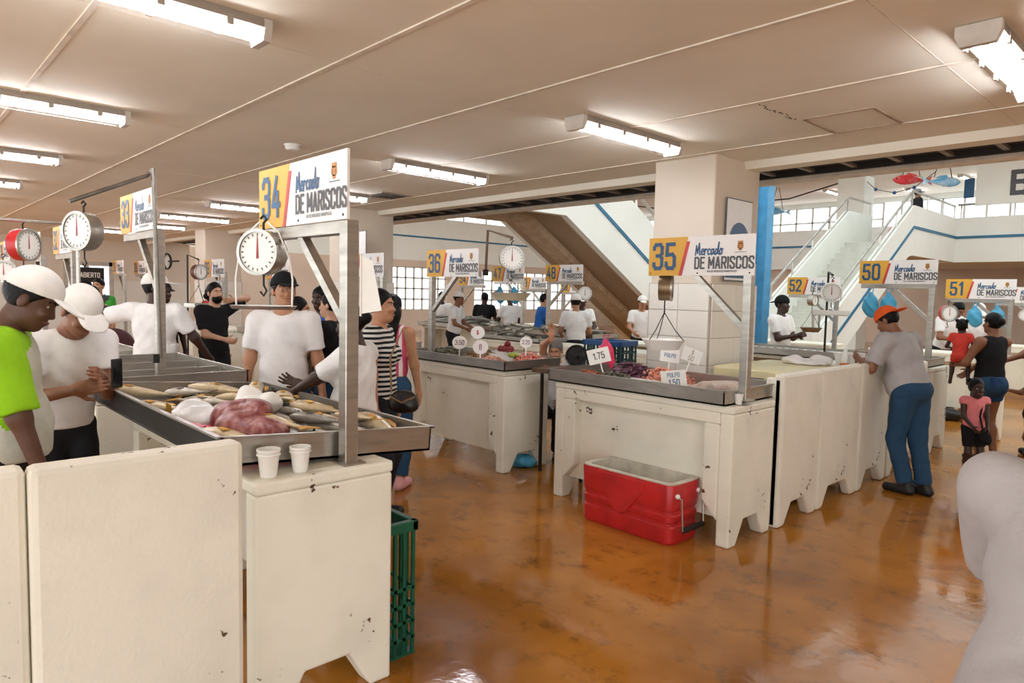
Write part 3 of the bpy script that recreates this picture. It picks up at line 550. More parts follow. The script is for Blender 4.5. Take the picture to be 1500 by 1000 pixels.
def person(label, x, y, face, h=1.72, skin='brown', shirt=WT, sleeve=.6, pants=DKP, plen=1.0, hair='short', hairm=None, cap=None, capback=False, L=None, R=None, lean=0, hy=0, hp=0, wd=1, bel=0, z0=0, vox=.018, shoe=SHOEB, hem=.93, feet=None, curl=35, Ldir=None, Rdir=None, spread=0, headk=1, glove=None, raglan=None, apron=None, female=False, squat=0, visor=True, phone=None, twist=0, beard=False, neck=.085, tank=False, hands=True, side=0):
    t = thing('person', label, 'person', (x, y, z0), R_(face+90), 'people in the market')
    s = h/1.75; A = np.array
    piv = A((0, 0, .97)); UB = rot('Z', twist) @ rot('Y', side) @ rot('X', lean)
    ub = lambda p: piv+UB @ (A(p, float)-piv)
    HR = UB @ rot('Z', hy) @ rot('X', hp); nk = ub((0, .0, 1.49)); hc = nk+HR @ A((0, -.018, .135))
    hd = lambda p: hc+HR @ (A(p, float)*headk)
    fw = .92 if female else 1
    sh = {1: ub((.178*wd*fw, .005, 1.415)), -1: ub((-.178*wd*fw, .005, 1.415))}
    T = {1: A(L if L is not None else (.25*wd, -.06, .84)), -1: A(R if R is not None else (-.25*wd, -.06, .84))}
    el, wr_ = {}, {}
    for q in (1, -1): el[q], wr_[q] = ik(sh[q], T[q], .285, .25, A((q*.5, .7, -.5)))
    torso = [('el', ub((0, .0, 1.27)), (.158*wd*fw, .108+bel*.3, .215), UB), ('el', ub((0, -.01-bel*.4, 1.09)), (.142*wd*fw, .105+bel, .17), UB), ('rc', sh[-1]*.9+ub((0, 0, 1.415))*.1, sh[1]*.9+ub((0, 0, 1.415))*.1, .062, .062), ('rc', ub((0, .012, 1.36)), nk, .075, .052)]
    if female: torso += [('el', ub((.07, -.085, 1.27)), (.062, .06, .065), UB), ('el', ub((-.07, -.085, 1.27)), (.062, .06, .065), UB)]
    pelvis = [('el', A((0, .01, .95)), (.162*wd, .118+bel*.5, .13), None)]
    if female: pelvis += [('el', A((.06, .05, .9)), (.1, .1, .1), None), ('el', A((-.06, .05, .9)), (.1, .1, .1), None)]
    legs, feetp, shoes, pl = [], [], [], []
    for q in (1, -1):
        hip = A((q*.09, 0, .91)); ank = A(feet[q]) if feet else A((q*.1, .02, .085)); kn, ank = ik(hip, ank, .425, .42, A((q*.12, -1, 0)))
        legs += [('rc', hip, kn, .085*wd, .056), ('rc', kn, ank, .054, .038), ('el', kn*.65+ank*.35+A((0, .018, 0)), (.046, .05, .1), None)]
        toe = ank+A((q*.02, -.15, -.05)); legs += [('rc', ank+A((0, .02, -.03)), toe, .038, .03)]
        shoes += [('rc', ank+A((0, .045, -.045)), toe+A((0, -.01, .0)), .044, .04), ('rc', ank+A((0, .02, -.0)), ank+A((0, -.03, -.04)), .046, .044)]
        e1 = hip+(kn-hip)*min(1, plen*2); pl.append(('cc' if plen < .5 else 'rc', hip, e1, .1*wd, .1*wd+(.079-.1*wd)*min(1, plen*2)))
        if plen > .5: pl.append(('cc', kn, kn+(ank-kn)*min(.97, (plen-.5)*2), .078, .068))
    arms = []
    for q in (1, -1): arms += [('rc', sh[q], el[q], .053*wd, .041), ('rc', el[q], wr_[q], .041, .027)]
    neckhead = [('rc', nk-(hc-nk)*.2, hc-HR @ A((0, -.02, .06)), .054, .05, .02), ('el', hd((0, .012, .035)), (.075*headk, .094*headk, .092*headk), HR, .02), ('el', hd((0, -.03, -.045)), (.057*headk, .062*headk, .075*headk), HR, .035), ('el', hd((0, -.062, -.088)), (.028, .022, .02), HR, .03)]
    face_ = [('rc', hd((0, -.084, .012)), hd((0, -.1, -.022)), .008*headk, .0125*headk, .012), ('el', hd((.035, -.075, -.02)), (.022, .018, .018), HR, .02), ('el', hd((-.035, -.075, -.02)), (.022, .018, .018), HR, .02), ('el', hd((0, -.078, .036)), (.05, .01, .009), HR, .015), ('el', hd((0, -.09, -.058)), (.022, .012, .01), HR, .012),
             ('el', hd((.077, .01, -.005)), (.01, .02, .032), HR, .006), ('el', hd((-.077, .01, -.005)), (.01, .02, .032), HR, .006)]
    sk = SKIN[skin]; fine = min(vox*.55, .0085) if vox < .02 else vox*.6
    bodyp = torso+pelvis+legs+arms+neckhead[:1]
    hb = (hc-.16*headk, hc+.16*headk)
    parts = [mesh_sdf(bodyp, vox, .035), mesh_sdf(neckhead+face_, fine, .02)]
    gl = []
    if hands:
        for q in (1, -1):
            d = wr_[q]-el[q]; d /= np.linalg.norm(d); dd = {1: Ldir, -1: Rdir}[q]
            if dd is not None: d = A(dd[0], float); d /= np.linalg.norm(d); nr = A(dd[1], float)
            else: nr = A((-q*.9, .2, 0.1))
            nr = nr-d*(nr@d); nr /= np.linalg.norm(nr)+1e-9; sd = np.cross(d, nr)*q
            if sd[1] > .2 and dd is None: sd = -sd
            hp_ = mesh_sdf(hand_prims(wr_[q], d, nr, sd, curl, 1.0, spread), min(.007, vox*.5) if vox < .02 else .011, .01)
            (gl if glove == q else parts).append(hp_)
    V, Q = join(*parts); put('body', np_mesh('body', V*s, Q, [sk]), t)
    if gl: put('glove', np_mesh('glove', join(*gl)[0]*s, join(*gl)[1], [GLOVE]), t)
    ofs = lambda P, o: [(p[0], p[1], p[2], p[3]+o, p[4]+o) + tuple(p[5:]) if p[0] in ('rc', 'cc') else (p[0], p[1], tuple(r+o for r in p[2]), p[3]) + tuple(p[4:]) for p in P]
    # shirt
    if shirt is not None:
        sp = ofs(torso[:2]+(torso[4:] if female else []), .016)+[('rc', ub((-.12*wd*fw, .005, 1.41)), ub((.12*wd*fw, .005, 1.41)), .075, .075)]
        if hem < .8: sp += [('rc', A((0, .01, .95)), A((0, .01, .7)), .165*wd, .16*wd)]
        if hem < 1.0: sp += [('el', A((0, -.005-bel*.5, .97)), (.172*wd, .13+bel, .16), None), ('el', (ub((0, -.01-bel*.4, 1.06))), (.152*wd*fw, .118+bel, .14), UB)]
        sl, cuts = [], [(A((0, 0, hem)), A((0, 0, -1.)))]
        subs = [('el', ub((0, -.035, 1.535)), (neck, neck*1.1, .085), None)]
        if tank: subs += [('el', ub((q*.2, 0, 1.43)), (.075, .12, .13), UB) for q in (1, -1)] + [('el', ub((0, -.09, 1.5)), (.1, .09, .11), None)]
        for q in (1, -1):
            if sleeve <= 0: continue
            e1 = sh[q]+(el[q]-sh[q])*min(1, sleeve*1.0 if sleeve <= 1 else 1); sl.append(('cc' if sleeve <= 1 else 'rc', sh[q], e1, .072*wd, .066*wd))
            if sleeve > 1: sl.append(('cc', el[q], el[q]+(wr_[q]-el[q])*(sleeve-1), .058, .045))
        if raglan:
            V, Q = mesh_sdf(sp+sl, vox*.9, .035, cuts, subs, .004); cen = V[Q].mean(1); dd = np.full(len(Q), 9.)
            for q in (1, -1):
                for a0, b0 in ((ub((q*.09, .0, 1.47)), sh[q]), (sh[q], el[q])):
                    d0 = b0-a0; tt = np.clip(((cen-a0) @ d0)/(d0@d0), 0, 1); dd = np.minimum(dd, np.linalg.norm(cen-a0-tt[:, None]*d0, axis=1))
            for nm, msk, mm in (('shirt', dd >= .104, shirt), ('sleeves', dd < .104, raglan)):
                qs = Q[msk]; u, inv = np.unique(qs, return_inverse=True); put(nm, np_mesh(nm, V[u]*s, inv.reshape(qs.shape), [mm]), t)
        else:
            V, Q = mesh_sdf(sp+sl, vox*.9, .035, cuts, subs, .004); put('shirt', np_mesh('shirt', V*s, Q, [shirt]), t)
    if pants is not None:
        V, Q = mesh_sdf(ofs(pelvis, .012)+pl, vox*.9, .03, [(A((0, 0, 1.03)), A((0, 0, 1.)))], (), .004); put('trousers' if plen > .6 else 'shorts', np_mesh('trousers', V*s, Q, [pants]), t)
    if shoe is not None:
        zmin = min(p[1][2] for p in shoes)-.04
        V, Q = mesh_sdf(shoes, max(.011, vox*.7), .02, [(A((0, 0, .002)), A((0, 0, -1.)))]); put('shoes', np_mesh('shoes', V*s, Q, [shoe]), t)
    if apron is not None:
        V, Q = mesh_sdf([('el', A((0, -.01-bel, 1.0)), (.178*wd, .14+bel, .42), None)], vox, .03, [(A((0, 0, .62)), A((0, 0, -1.))), (A((0, 0, 1.12)), A((0, 0, 1.))), (A((0, .06, 0)), A((0, 1., 0)))]); put('apron', np_mesh('apron', V*s, Q, [apron]), t)
    # hair
    hm = hairm or HAIRM; hp2, hcuts = [], []
    o = .008
    cranium = ('el', hd((0, .018, .038)), (.075*headk+o, .094*headk+o, .094*headk+o), HR, .02)
    nrmh = HR @ A((0, -.78, -.62)); hcuts = [(hd((0, -.045, .035)), nrmh)]
    if hair == 'short': hp2 = [cranium]
    elif hair == 'bun': hp2 = [cranium, ('el', hd((0, .115, .03)), (.045, .045, .045), HR, .015)]
    elif hair == 'long': hp2 = [cranium, ('el', hd((0, .05, -.03)), (.092, .075, .13), HR, .03), ('rc', hd((0, .07, -.08)), ub((0, .105, 1.2)), .085, .075, .04), ('rc', ub((.02, .115, 1.28)), ub((.0, .135, 1.0)), .085, .05, .04)]
    elif hair == 'pony': hp2 = [cranium, ('rc', hd((0, .1, .03)), hd((0, .15, -.1)), .03, .02, .02), ('rc', hd((0, .15, -.1)), hd((0, .14, -.2)), .024, .008, .02)]
    elif hair == 'puffs': hp2 = [cranium, ('el', hd((.06, .06, .1)), (.045, .045, .045), HR, .01), ('el', hd((-.06, .06, .1)), (.045, .045, .045), HR, .01)]
    if hp2 and hair != 'none':
        V, Q = mesh_sdf(hp2[:1] if hair == 'long' else hp2, fine, .02, hcuts, (), .003)
        if hair == 'long': V, Q = join((V, Q), mesh_sdf(hp2[1:], fine*1.3, .03, [(hd((0, .005, 0)), HR @ A((0, -1., -.05)))], (), .005))
        put('hair', np_mesh('hair', V*s, Q, [hm]), t)
    if beard:
        V, Q = mesh_sdf([('el', hd((0, -.04, -.06)), (.06, .062, .066), HR)], fine, .02, [(hd((0, 0, -.045)), HR @ A((0, .25, 1.)))]); put('beard', np_mesh('beard', V*s, Q, [hm]), t)
    if cap is not None:
        o = .017; cc = ('el', hd((0, .012, .045)), (.075*headk+o, .096*headk+o, .09*headk+o), HR, .02); f = 1 if capback else -1
        V, Q = mesh_sdf([cc], fine, .02, [(hd((0, 0, .042)), HR @ A((0, .12*f, -1.)))])
        if visor:
            V2, Q2 = mesh_sdf([('el', hd((0, f*.125, .047)), (.072*headk, .085*headk, .009), HR @ rot('X', 10*-f))], fine*.8, .01, [(hd((0, f*.07, 0)), HR @ A((0, -f*1., 0)))]); V, Q = join((V, Q), (V2, Q2))
        put('cap', np_mesh('cap', V*s, Q, [cap]), t)
    # face details
    for q in (1, -1):
        e = MB(); e.cur = 0; c = hd((q*.031, -.0655, .011)); e.ball(c*s, .0125*headk*s, 10, 7); e.cur = 1; c2 = hd((q*.031, -.0745, .011)); e.ball(c2*s, .0056*headk*s, 8, 6); e.build('eye', [EYEW, EYED], t, True)
    for q in (1, -1): MB().tube([tuple(hd((q*.015, -.088, .032))*s), tuple(hd((q*.033, -.083, .039))*s), tuple(hd((q*.05, -.069, .034))*s)], .0045*headk*s, 6).build('eyebrow', hm if hm is not HAIRG else HAIRM, t, True)
    MB().tube([tuple(hd((-.024, -.087, -.054))*s), tuple(hd((0, -.1, -.053))*s), tuple(hd((.024, -.087, -.054))*s)], .0055*headk*s, 6).build('lips', LIP, t, True)
    t['_hc'] = [float(v) for v in hc*s]; t['_wl'] = [float(v) for v in wr_[1]*s]; t['_wr'] = [float(v) for v in wr_[-1]*s]
    PEOPLE.append(t); return t
def world_of(t, p):
    c, s_ = math.cos(t.rotation_euler.z), math.sin(t.rotation_euler.z); return Vector((t.location.x+c*p[0]-s_*p[1], t.location.y+s_*p[0]+c*p[1], t.location.z+p[2]))
# ------------------------------------------------------------------ fish and other food
def fish_mat(name, back, belly, rough=.25):
    m = mat(name, belly, rough, .15, .1, 20, .15, 70); N = m.node_tree.nodes; L = m.node_tree.links; b = N['Principled BSDF']; old = b.inputs['Base Color'].links[0].from_socket
    sp = N.new('ShaderNodeSeparateXYZ'); L.new(N['Texture Coordinate'].outputs['Object'], sp.inputs[0]); r = N.new('ShaderNodeMapRange'); r.inputs[1].default_value = .0; r.inputs[2].default_value = .035; L.new(sp.outputs['Y'], r.inputs[0])
    mx = N.new('ShaderNodeMix'); mx.data_type = 'RGBA'; mx.inputs[7].default_value = lin(back); L.new(r.outputs[0], mx.inputs[0]); L.new(old, mx.inputs[6]); L.new(mx.outputs[2], b.inputs['Base Color']); return m
F_SILV = fish_mat('fish_silver', '5d594f', 'cfc8b8'); F_TAN = fish_mat('fish_tan', '7a6244', 'd9c7a2'); F_DARK = fish_mat('fish_dark', '2e2c2b', '9a958b'); F_STR = fish_mat('fish_pale', '3a4038', 'dfdfd6'); FIN = mat('fin', '6f604a', .5); FINY = mat('fin_yellow', 'cf9a2c', .5); FISHEYE = mat('fish_eye', '14110f', .1)
FPROTO = {}
def fish_proto(kind, m, fm, Lf=.42, hf=.1, tf=.055):
    n = 14; prof = [(0, .12), (.05, .45), (.12, .72), (.25, .97), (.38, 1), (.52, .9), (.66, .68), (.78, .42), (.87, .24), (.94, .2), (1, .2)]
    mb = MB(); V = []
    for u, w in prof:
        for k in range(n): a = 2*math.pi*k/n; V.append((-Lf/2+u*Lf*.86, math.cos(a)*hf/2*w, tf/2+math.sin(a)*tf/2*max(w, .25)))
    F = [(i*n+k, i*n+(k+1) % n, (i+1)*n+(k+1) % n, (i+1)*n+k) for i in range(len(prof)-1) for k in range(n)]+[tuple(range(n)), tuple(range((len(prof)-1)*n, len(prof)*n))]
    mb.add(V, F); bm = mb.mesh('fish_body'); bm.materials.append(m); bm.polygons.foreach_set('use_smooth', [True]*len(bm.polygons))
    xt = -Lf/2+Lf*.84
    tl = MB().prism([(xt, -hf*.1), (xt+Lf*.17, -hf*.5), (xt+Lf*.12, 0), (xt+Lf*.17, hf*.5), (xt, hf*.1)], 'z', tf/2-.003, tf/2+.003).mesh('tail_fin'); tl.materials.append(fm)
    df = MB().prism([(-Lf*.18, hf*.44), (-Lf*.12, hf*.72), (Lf*.05, hf*.62), (Lf*.16, hf*.36)], 'z', tf/2-.003, tf/2+.003).mesh('dorsal_fin'); df.materials.append(fm)
    pf = MB().prism([(-Lf*.22, -.01), (-Lf*.1, -.035), (-Lf*.06, -.005), (-Lf*.2, .012)], 'z', tf*.97, tf*.97+.004).mesh('side_fin'); pf.materials.append(fm)
    ey = MB().ball((-Lf/2+Lf*.075, hf*.08, tf*.8), (.007, .007, .006), 8, 5).mesh('eye'); ey.materials.append(FISHEYE)
    FPROTO[kind] = [('fish_body', bm), ('tail_fin', tl), ('dorsal_fin', df), ('side_fin', pf), ('eye', ey)]
fish_proto('corvina', F_TAN, FINY, .5, .115, .07); fish_proto('silver', F_SILV, FIN, .46, .1, .06); fish_proto('dark', F_DARK, FIN, .5, .1, .065); fish_proto('small', F_STR, FIN, .3, .075, .04)
def fish(kind, x, y, z, rz, label, group, tilt=(0, 0), sc=1):
    t = thing('fish', label, 'fish', (x, y, z), rz, group); t.rotation_euler = (tilt[0], tilt[1], rz); t.scale = (sc, sc, sc)
    for n, me in FPROTO[kind]: put(n, me, t)
    return t
def heap(name, label, cat, x, y, z, rx, ry, hgt, n, shape, m, size, mound=True):
    """one pile of small uncountable pieces"""
    base = MB()
    if shape == 'shrimp': base.tube([(math.cos(a)*.022, math.sin(a)*.022, 0) for a in (0, .9, 1.8, 2.7, 3.4)], [.003, .008, .009, .007, .002], 6)
    elif shape == 'clam': base.ball((0, 0, 0), (.019, .015, .009), 7, 5)
    else: base.tube([(-.04, 0, 0), (-.01, .012, .004), (.02, -.01, 0), (.045, .008, -.004)], [.006, .009, .008, .003], 6)
    bv = np.array(base.v)*size; k = max(len(f) for f in base.f); tri = []
    for f in base.f: tri += [(f[0], f[i], f[i+1]) for i in range(1, len(f)-1)]
    tri = np.array(tri); V, Q = [], []
    for i in range(n):
        a, r = RNG.uniform(0, 2*math.pi), math.sqrt(RNG.uniform(0, 1)); px, py = math.cos(a)*r*rx, math.sin(a)*r*ry; pz = hgt*(1-r*r)*RNG.uniform(.55, 1.0)+.006
        M = np.array(Matrix.Rotation(RNG.uniform(0, 6.28), 3, 'Z') @ Matrix.Rotation(RNG.uniform(-.7, .7), 3, 'X') @ Matrix.Rotation(RNG.uniform(-.6, .6), 3, 'Y'))
        V.append(bv @ M.T+(px, py, pz)); Q.append(tri+i*len(bv))
    th = np.linspace(0, 2*math.pi, 25)[:-1]; o = n*len(bv); cap = [(0, 0, hgt*.8)]
    for f in (.5, .85, 1): cap += [(math.cos(a)*rx*f, math.sin(a)*ry*f, max(.002, hgt*.8*(1-f*f))) for a in th]
    ct_ = [(o, o+1+k_, o+1+(k_+1) % 24) for k_ in range(24)]
    for g in range(2):
        for k_ in range(24): a, b = o+1+g*24+k_, o+1+g*24+(k_+1) % 24; ct_ += [(a, a+24, b+24), (a, b+24, b)]
    V.append(np.array(cap)); Q.append(np.array(ct_)); me = np_mesh(name, np.concatenate(V), np.concatenate(Q), [m])
    o_ = put(name, me, None, 0, (x, y, z)); return tag(o_, label, cat, kind='stuff')
def soft(name, label, cat, loc, prims, m, vox=.008, k=.03, wr=.003, cuts=(), parent=None):
    V, Q = mesh_sdf([tuple(p) for p in prims], vox, k, cuts, (), wr); o = put(name, np_mesh(name, V, Q, [m] if not isinstance(m, list) else m), parent, 0, loc)
    return tag(o, label, cat) if label else o
def price_card(x, y, z, txt, label, shape='round', col=None, rz=0, w=.078, tilt=.2, h=.09, roll=0):
    t = thing('price_card', label, 'price card', (x, y, z), rz, 'handwritten price cards'); t.rotation_euler = (-tilt, roll, rz); col = col or mat('ink_purple', '7a3350', .6)
    MB().box(-.006, .006, .0, .003, 0, h).build('stick', PLW, t); cz = h+w*.65
    if shape == 'round': c = MB().prism([(math.cos(a)*w, cz+math.sin(a)*w*.9) for a in np.linspace(0, 2*math.pi, 21)[:-1]], 'y', -.004, .0).build('card', PLW, t)
    else: c = MB().box(-w*1.1, w*1.1, -.004, 0, h-.01, h+w*1.4).build('card', PLW, t)
    L_ = txt.split('|')
    for i, s_ in enumerate(L_):
        hh = w*(.62 if len(s_) <= 4 else .42)*(1 if len(L_) == 1 else .85); put('ink', text_mesh(s_, hh, hh*.13, col, .8, .3, True), c, 0, (0, -.006, cz-hh*.5+(0 if len(L_) == 1 else w*(.34 if i == 0 else -.34))))
    return t
def foam_cup(x, y, z, label, s=1):
    t = thing('foam_cup', label, 'cup', (x, y, z), 0, 'white foam cups'); MB().lathe([(.001, 0), (.028*s, 0), (.031*s, .004), (.042*s, .1*s), (.045*s, .102*s), (.045*s, .11*s), (.040*s, .11*s), (.029*s, .008), (.001, .008)], 24).build('cup', PLW, t, True); MB().lathe([(.0435*s, .085*s), (.0452*s, .087*s), (.0452*s, .093*s), (.044*s, .095*s)], 24).build('rim_band', PLW, t, True)
def bag(x, y, z, label, m, s=.2, hang=True, rz=0):
    t = thing('plastic_bag', label, 'bag', (x, y, z), rz)
    P = [('el', np.array((0, 0, -s*.9)), (s*.55, s*.35, s*.75), None), ('rc', np.array((0, 0, -s*.5)), np.array((0, 0, 0)), s*.2, .02), ('el', np.array((s*.2, .03, -s*1.3)), (s*.35, s*.3, s*.4), None)]
    V, Q = mesh_sdf(P, .012, .06, (), (), .008); put('sack', np_mesh('sack', V, Q, [m]), t); MB().tube([(-.02, 0, -.02), (-.03, 0, .05), (.03, 0, .06), (.02, 0, -.02)], .006, 6).build('handle', m, t, True); return t
# ================================================================== placement
# lights on the low ceiling (x rows 2.5 m apart)
ORD = ['nearest', 'second', 'third', 'fourth', 'fifth', 'sixth', 'seventh', 'farthest']
for j, y0 in enumerate((.2, 3.78)):
    for i in range(8):
        x = -.92-2.49*i
        if j == 0 and i == 0: continue
        fixture(x, y0, 2.925, ('%s lit tube light from the camera over the left fish stalls' if j == 0 else '%s lit tube light from the camera in the row beside the columns') % ORD[i-1 if j == 0 else i])
for i, (x, y) in enumerate(((-14, 26.5), (-11.5, 27.5), (-6.8, 27), (-5.2, 28), (-9, 29))):
    fixture(x, y, 5.97, 'thin lit tube light on the far upper ceiling, ' + ('leftmost', 'second from left', 'third from left', 'rightmost', 'nearest the windows')[i])
sd = thing('smoke_detector', 'round white smoke detector on the ceiling', 'smoke detector', (-6.0, 2.84, 2.95)); MB().lathe([(.001, 0), (.05, .0), (.065, .02), (.065, .05)], 20).build('dome', PLW, sd, True); MB().lathe([(.07, .035), (.075, .05)], 20).build('base', PLW, sd, True)
vt = thing('ceiling_vent', 'square grey ceiling vent near the beam', 'vent', (-8.1, 5.2, 2.985)); MB().box(-.22, .22, -.22, .22, 0, .015).build('frame', FIXT, vt)
for k in range(7): MB().box(-.19, .19, -.18+k*.06-.012, -.18+k*.06+.012, -.006, 0).build('slat', DARK, vt)
# ---- row 1
counter(-4.1, -2.46, 1.02, 1.62, 1, 'white concrete counter of stall 34 in the foreground')
partition(-2.40, .32, .955, 'large white partition panel in the left foreground', 1.15, .1, 0)
pp = partition(-2.425, -.5, .318, 'white partition panel cut by the left picture edge', 1.15, .1, 0)
MB().box(-.02, .018, .02, .1, 0, 1.1).build('edge_rib', CREAM, pp, bevel=.01)
partition(-4.72, .1, .9, 'white partition panel behind the man in the lime sleeves', 1.12, .08, 0)
tray34 = tray(-4.5, -2.6, 0.93, 1.92, .982, 1.09, 'big steel tray of fish on stall 34', -.075, STEEL, DARK)
counter(-6.5, -4.95, 1.02, 1.62, 1, 'white concrete counter under the empty steel trays of stall 33')
tray(-6.5, -4.93, .96, 1.99, .975, 1.09, 'empty divided steel tray on stall 33', 0, STEEL, None, 2)
counter(-8.9, -7.4, 1.02, 1.62, 1, 'white counter of stall 32 behind the seller in white'); tray(-8.95, -7.4, .96, 1.95, .975, 1.05, 'steel tray with shellfish boards on stall 32')
counter(-11.0, -9.5, 1.02, 1.62, 1, 'white counter of stall 31 far left'); tray(-11.05, -9.5, .96, 1.95, .975, 1.05, 'steel tray with shellfish on stall 31')
counter(-13.4, -11.9, 1.02, 1.62, 1, 'farthest white counter along the left row'); 
stand('34', -2.54, 1.45, .97, 1.985, -1, 'yellow and white stall sign 34 on its steel post')
stand('33', -5.1, 1.45, .97, 2.08, -1, 'stall sign 33 seen edge-on behind sign 34')
stand('32', -7.88, 1.47, .97, 2.0, -1, 'stall sign 32 next in line left of sign 33'); stand('31', -9.55, 1.47, .97, 2.0, -1, 'stall sign 31 behind the red dial scale'); stand('30', -11.95, 1.47, .97, 2.0, -1, 'stall sign 30 near the left picture edge')
stand('29', -16.3, 3.95, 0, 1.93, -1, 'small far sign on a leaning post by the door'); stand('28', -16.0, 4.3, 0, 1.93, -1, 'small far sign half hidden behind the seller in white')
# scales row 1
scale_arm(-3.37, 1.5, 2.0, [(0, 0, -.06), (0, 0, .22), (.16, 0, .22)], 'short rusty tube bracket behind sign 34')
dial_scale(-3.2, 1.37, 2.04, -35, 'chrome dial scale hanging under sign 34', .105, pan=(.15, 'plate', STEEL), drop=.15, bail=True)
scale_arm(-5.05, 1.405, 1.2, [(0, .03, 0), (0, 0, 1.28), (-.02, -.03, 1.23), (.08, -.5, 1.0)], 'grey tube arm rising above sign 33', .014, STEEL_D)
dial_scale(-4.86, .96, 2.2, -50, 'white-faced dial scale hanging left of sign 33', .115)
scale_arm(-6.3, 1.2, 1.1, [(0, 0, 0), (0, 0, 1.06), (-.05, -.7, 1.06)], 'pale tube frame carrying the red scale', .016, STEEL)
dial_scale(-6.33, .85, 2.17, 50, 'red dial scale at the far left', .12, REDP)
dial_scale(-8.9, 1.02, 1.99, 0, 'grey dial scale at the left picture edge', .12, STEEL_D)
# ---- row 2
counter(-3.9, -2.27, 4.18, 4.77, -1, 'white concrete counter of stall 35 with chipped corner leg')
tray(-3.96, -2.33, 4.15, 4.98, .975, 1.07, 'long steel tray on stall 35')
for i, (a, b, l) in enumerate(((4.84, 5.50, 'white partition panel right behind stall 35'), (5.52, 6.33, 'second white partition panel from stall 35'), (6.35, 7.06, 'white partition panel the man in the orange cap leans on'), (7.1, 8.2, 'white partition panel just right of the man in the orange cap'))): partition(-2.24, a, b, l, (1.15, 1.15, 1.14, 1.08)[i])
counter(-6.2, -4.65, 4.28, 4.88, -1, 'white concrete counter of stall 36'); tray(-6.25, -4.62, 4.25, 5.0, .975, 1.06, 'steel tray of shellfish on stall 36')
counter(-8.6, -7.0, 4.3, 4.9, -1, 'white counter of stall 37 behind the women'); tray(-8.65, -6.98, 4.25, 5.0, .975, 1.06, 'steel tray on stall 37')
counter(-10.9, -9.35, 4.3, 4.9, -1, 'white counter of stall 38 behind the man on the phone'); tray(-10.95, -9.3, 4.25, 5.0, .975, 1.06, 'steel tray on stall 38')
counter(-13.4, -11.8, 4.3, 4.9, -1, 'white counter of stall 39 by the far column')
stand('35', -2.30, 4.36, 1.0, 1.915, -1, 'yellow and white stall sign 35 before the tiled column', False)
stand('36', -5.98, 4.42, 1.0, 1.915, 1, 'stall sign 36 on a post at the left end of its counter', False)
stand('37', -7.0, 4.45, 1.0, 1.92, -1, 'stall sign 37 half hidden behind sign 34', False); stand('38', -9.4, 4.4, 1.0, 1.89, -1, 'stall sign 38 above the man in the black cap', False); stand('39', -10.9, 4.05, 0, 1.91, -1, 'stall sign 39 before the far column', False)
stand('42', -18.9, 7.2, 0, 1.92, -1, 'small stall sign 42 far in the background'); stand('41', -17.4, 7.6, 0, 1.92, 1, 'small stall sign 41 far in the background')
scale_arm(-5.2, 4.5, 1.9, [(0, 0, 0), (.02, 0, .42), (.36, .02, .33)], 'dark bent tube arm beside sign 36'); dial_scale(-4.85, 4.52, 2.22, 10, 'round grey dial scale hanging beside sign 36', .115, STEEL_D, pan=(.2, 'round', mat('enamel', 'd8cdb0', .4)), drop=.22)
scale_arm(-3.0, 4.42, 1.87, [(0, 0, 0), (-.02, 0, .06), (.02, 0, .06)], 'small hook bracket at the left edge of sign 35')
dial_scale(-3.0, 4.40, 1.94, 85, 'brass-brown dial scale seen edge-on under sign 35', .1, mat('brass_drum', '8f7a5c', .35, .6), pan=(.16, 'round', PLW), drop=.3)
dial_scale(-7.25, 4.5, 2.06, -20, 'brown dial scale hanging beside sign 37', .1, mat('brown_drum', '6d3f2b', .5)); scale_arm(-7.3, 4.5, 1.9, [(0, 0, 0), (0, 0, .24), (.05, 0, .17)], 'thin bracket beside sign 37')
dial_scale(-10.0, 3.35, 2.07, 40, 'small brown dial scale hanging over the man on the phone', .105, mat('brown_drum', '6d3f2b', .5), pan=(.16, 'flat', STEEL), drop=.35)
scale_arm(-10.3, 3.3, 0.03, [(-.02, 0, -.03), (0, 0, 2.11), (.3, .05, 2.04)], 'thin dark bracket over the man on the phone', .012, IRON)
dial_scale(-11.0, 4.0, 1.87, 0, 'white dial scale behind the thin hoop under sign 39', .1)
# ---- row 3 and beyond
counter(-4.7, -2.3, 8.6, 9.2, 1, 'white counter of stall 50 with a row of fish'); tray(-4.75, -2.35, 8.55, 9.2, .975, 1.06, 'steel tray with striped fish on stall 50')
counter(-7.0, -5.4, 8.6, 9.2, 1, 'white counter of stall 49 behind the tiled column'); counter(-9.4, -7.2, 8.6, 9.2, 1, 'white counter of stall 48 by the shaded brown stair soffit'); counter(-12, -9.6, 8.6, 9.2, 1, 'white counter of stall 47 heaped with dark fish')
tray(-9.4, -7.2, 8.55, 9.25, .975, 1.05, 'steel tray with bowls on stall 48'); tray(-12, -9.6, 8.5, 9.25, .975, 1.05, 'steel tray of dark fish on stall 47')
counter(-4.0, -2.3, 11.5, 12.1, -1, 'white counter of stall 51 at the right'); counter(-6.4, -4.6, 11.5, 12.1, -1, 'white counter of stall 52 in the background'); counter(-4.0, -2.2, 14.8, 15.4, -1, 'white counter of stall 60 far right'); counter(-12, -10, 11.5, 12.1, -1, 'white counter of stall 53 in the background')
partition(-1.95, 9.4, 10.3, 'white partition panel beside the woman in the black tank top', 1.15)
stand('50', -2.47, 9.0, 1.0, 1.915, -1, 'stall sign 50 above the man in the orange cap'); stand('51', -2.2, 11.6, 1.0, 1.77, -1, 'stall sign 51 hung with blue bags behind the black tank top'); stand('52', -4.45, 11.3, 0, 1.79, -1, 'stall sign 52 in front of the far white stairs'); stand('60', -2.3, 14.95, 1.0, 1.73, -1, 'stall sign 60 at the right picture edge')
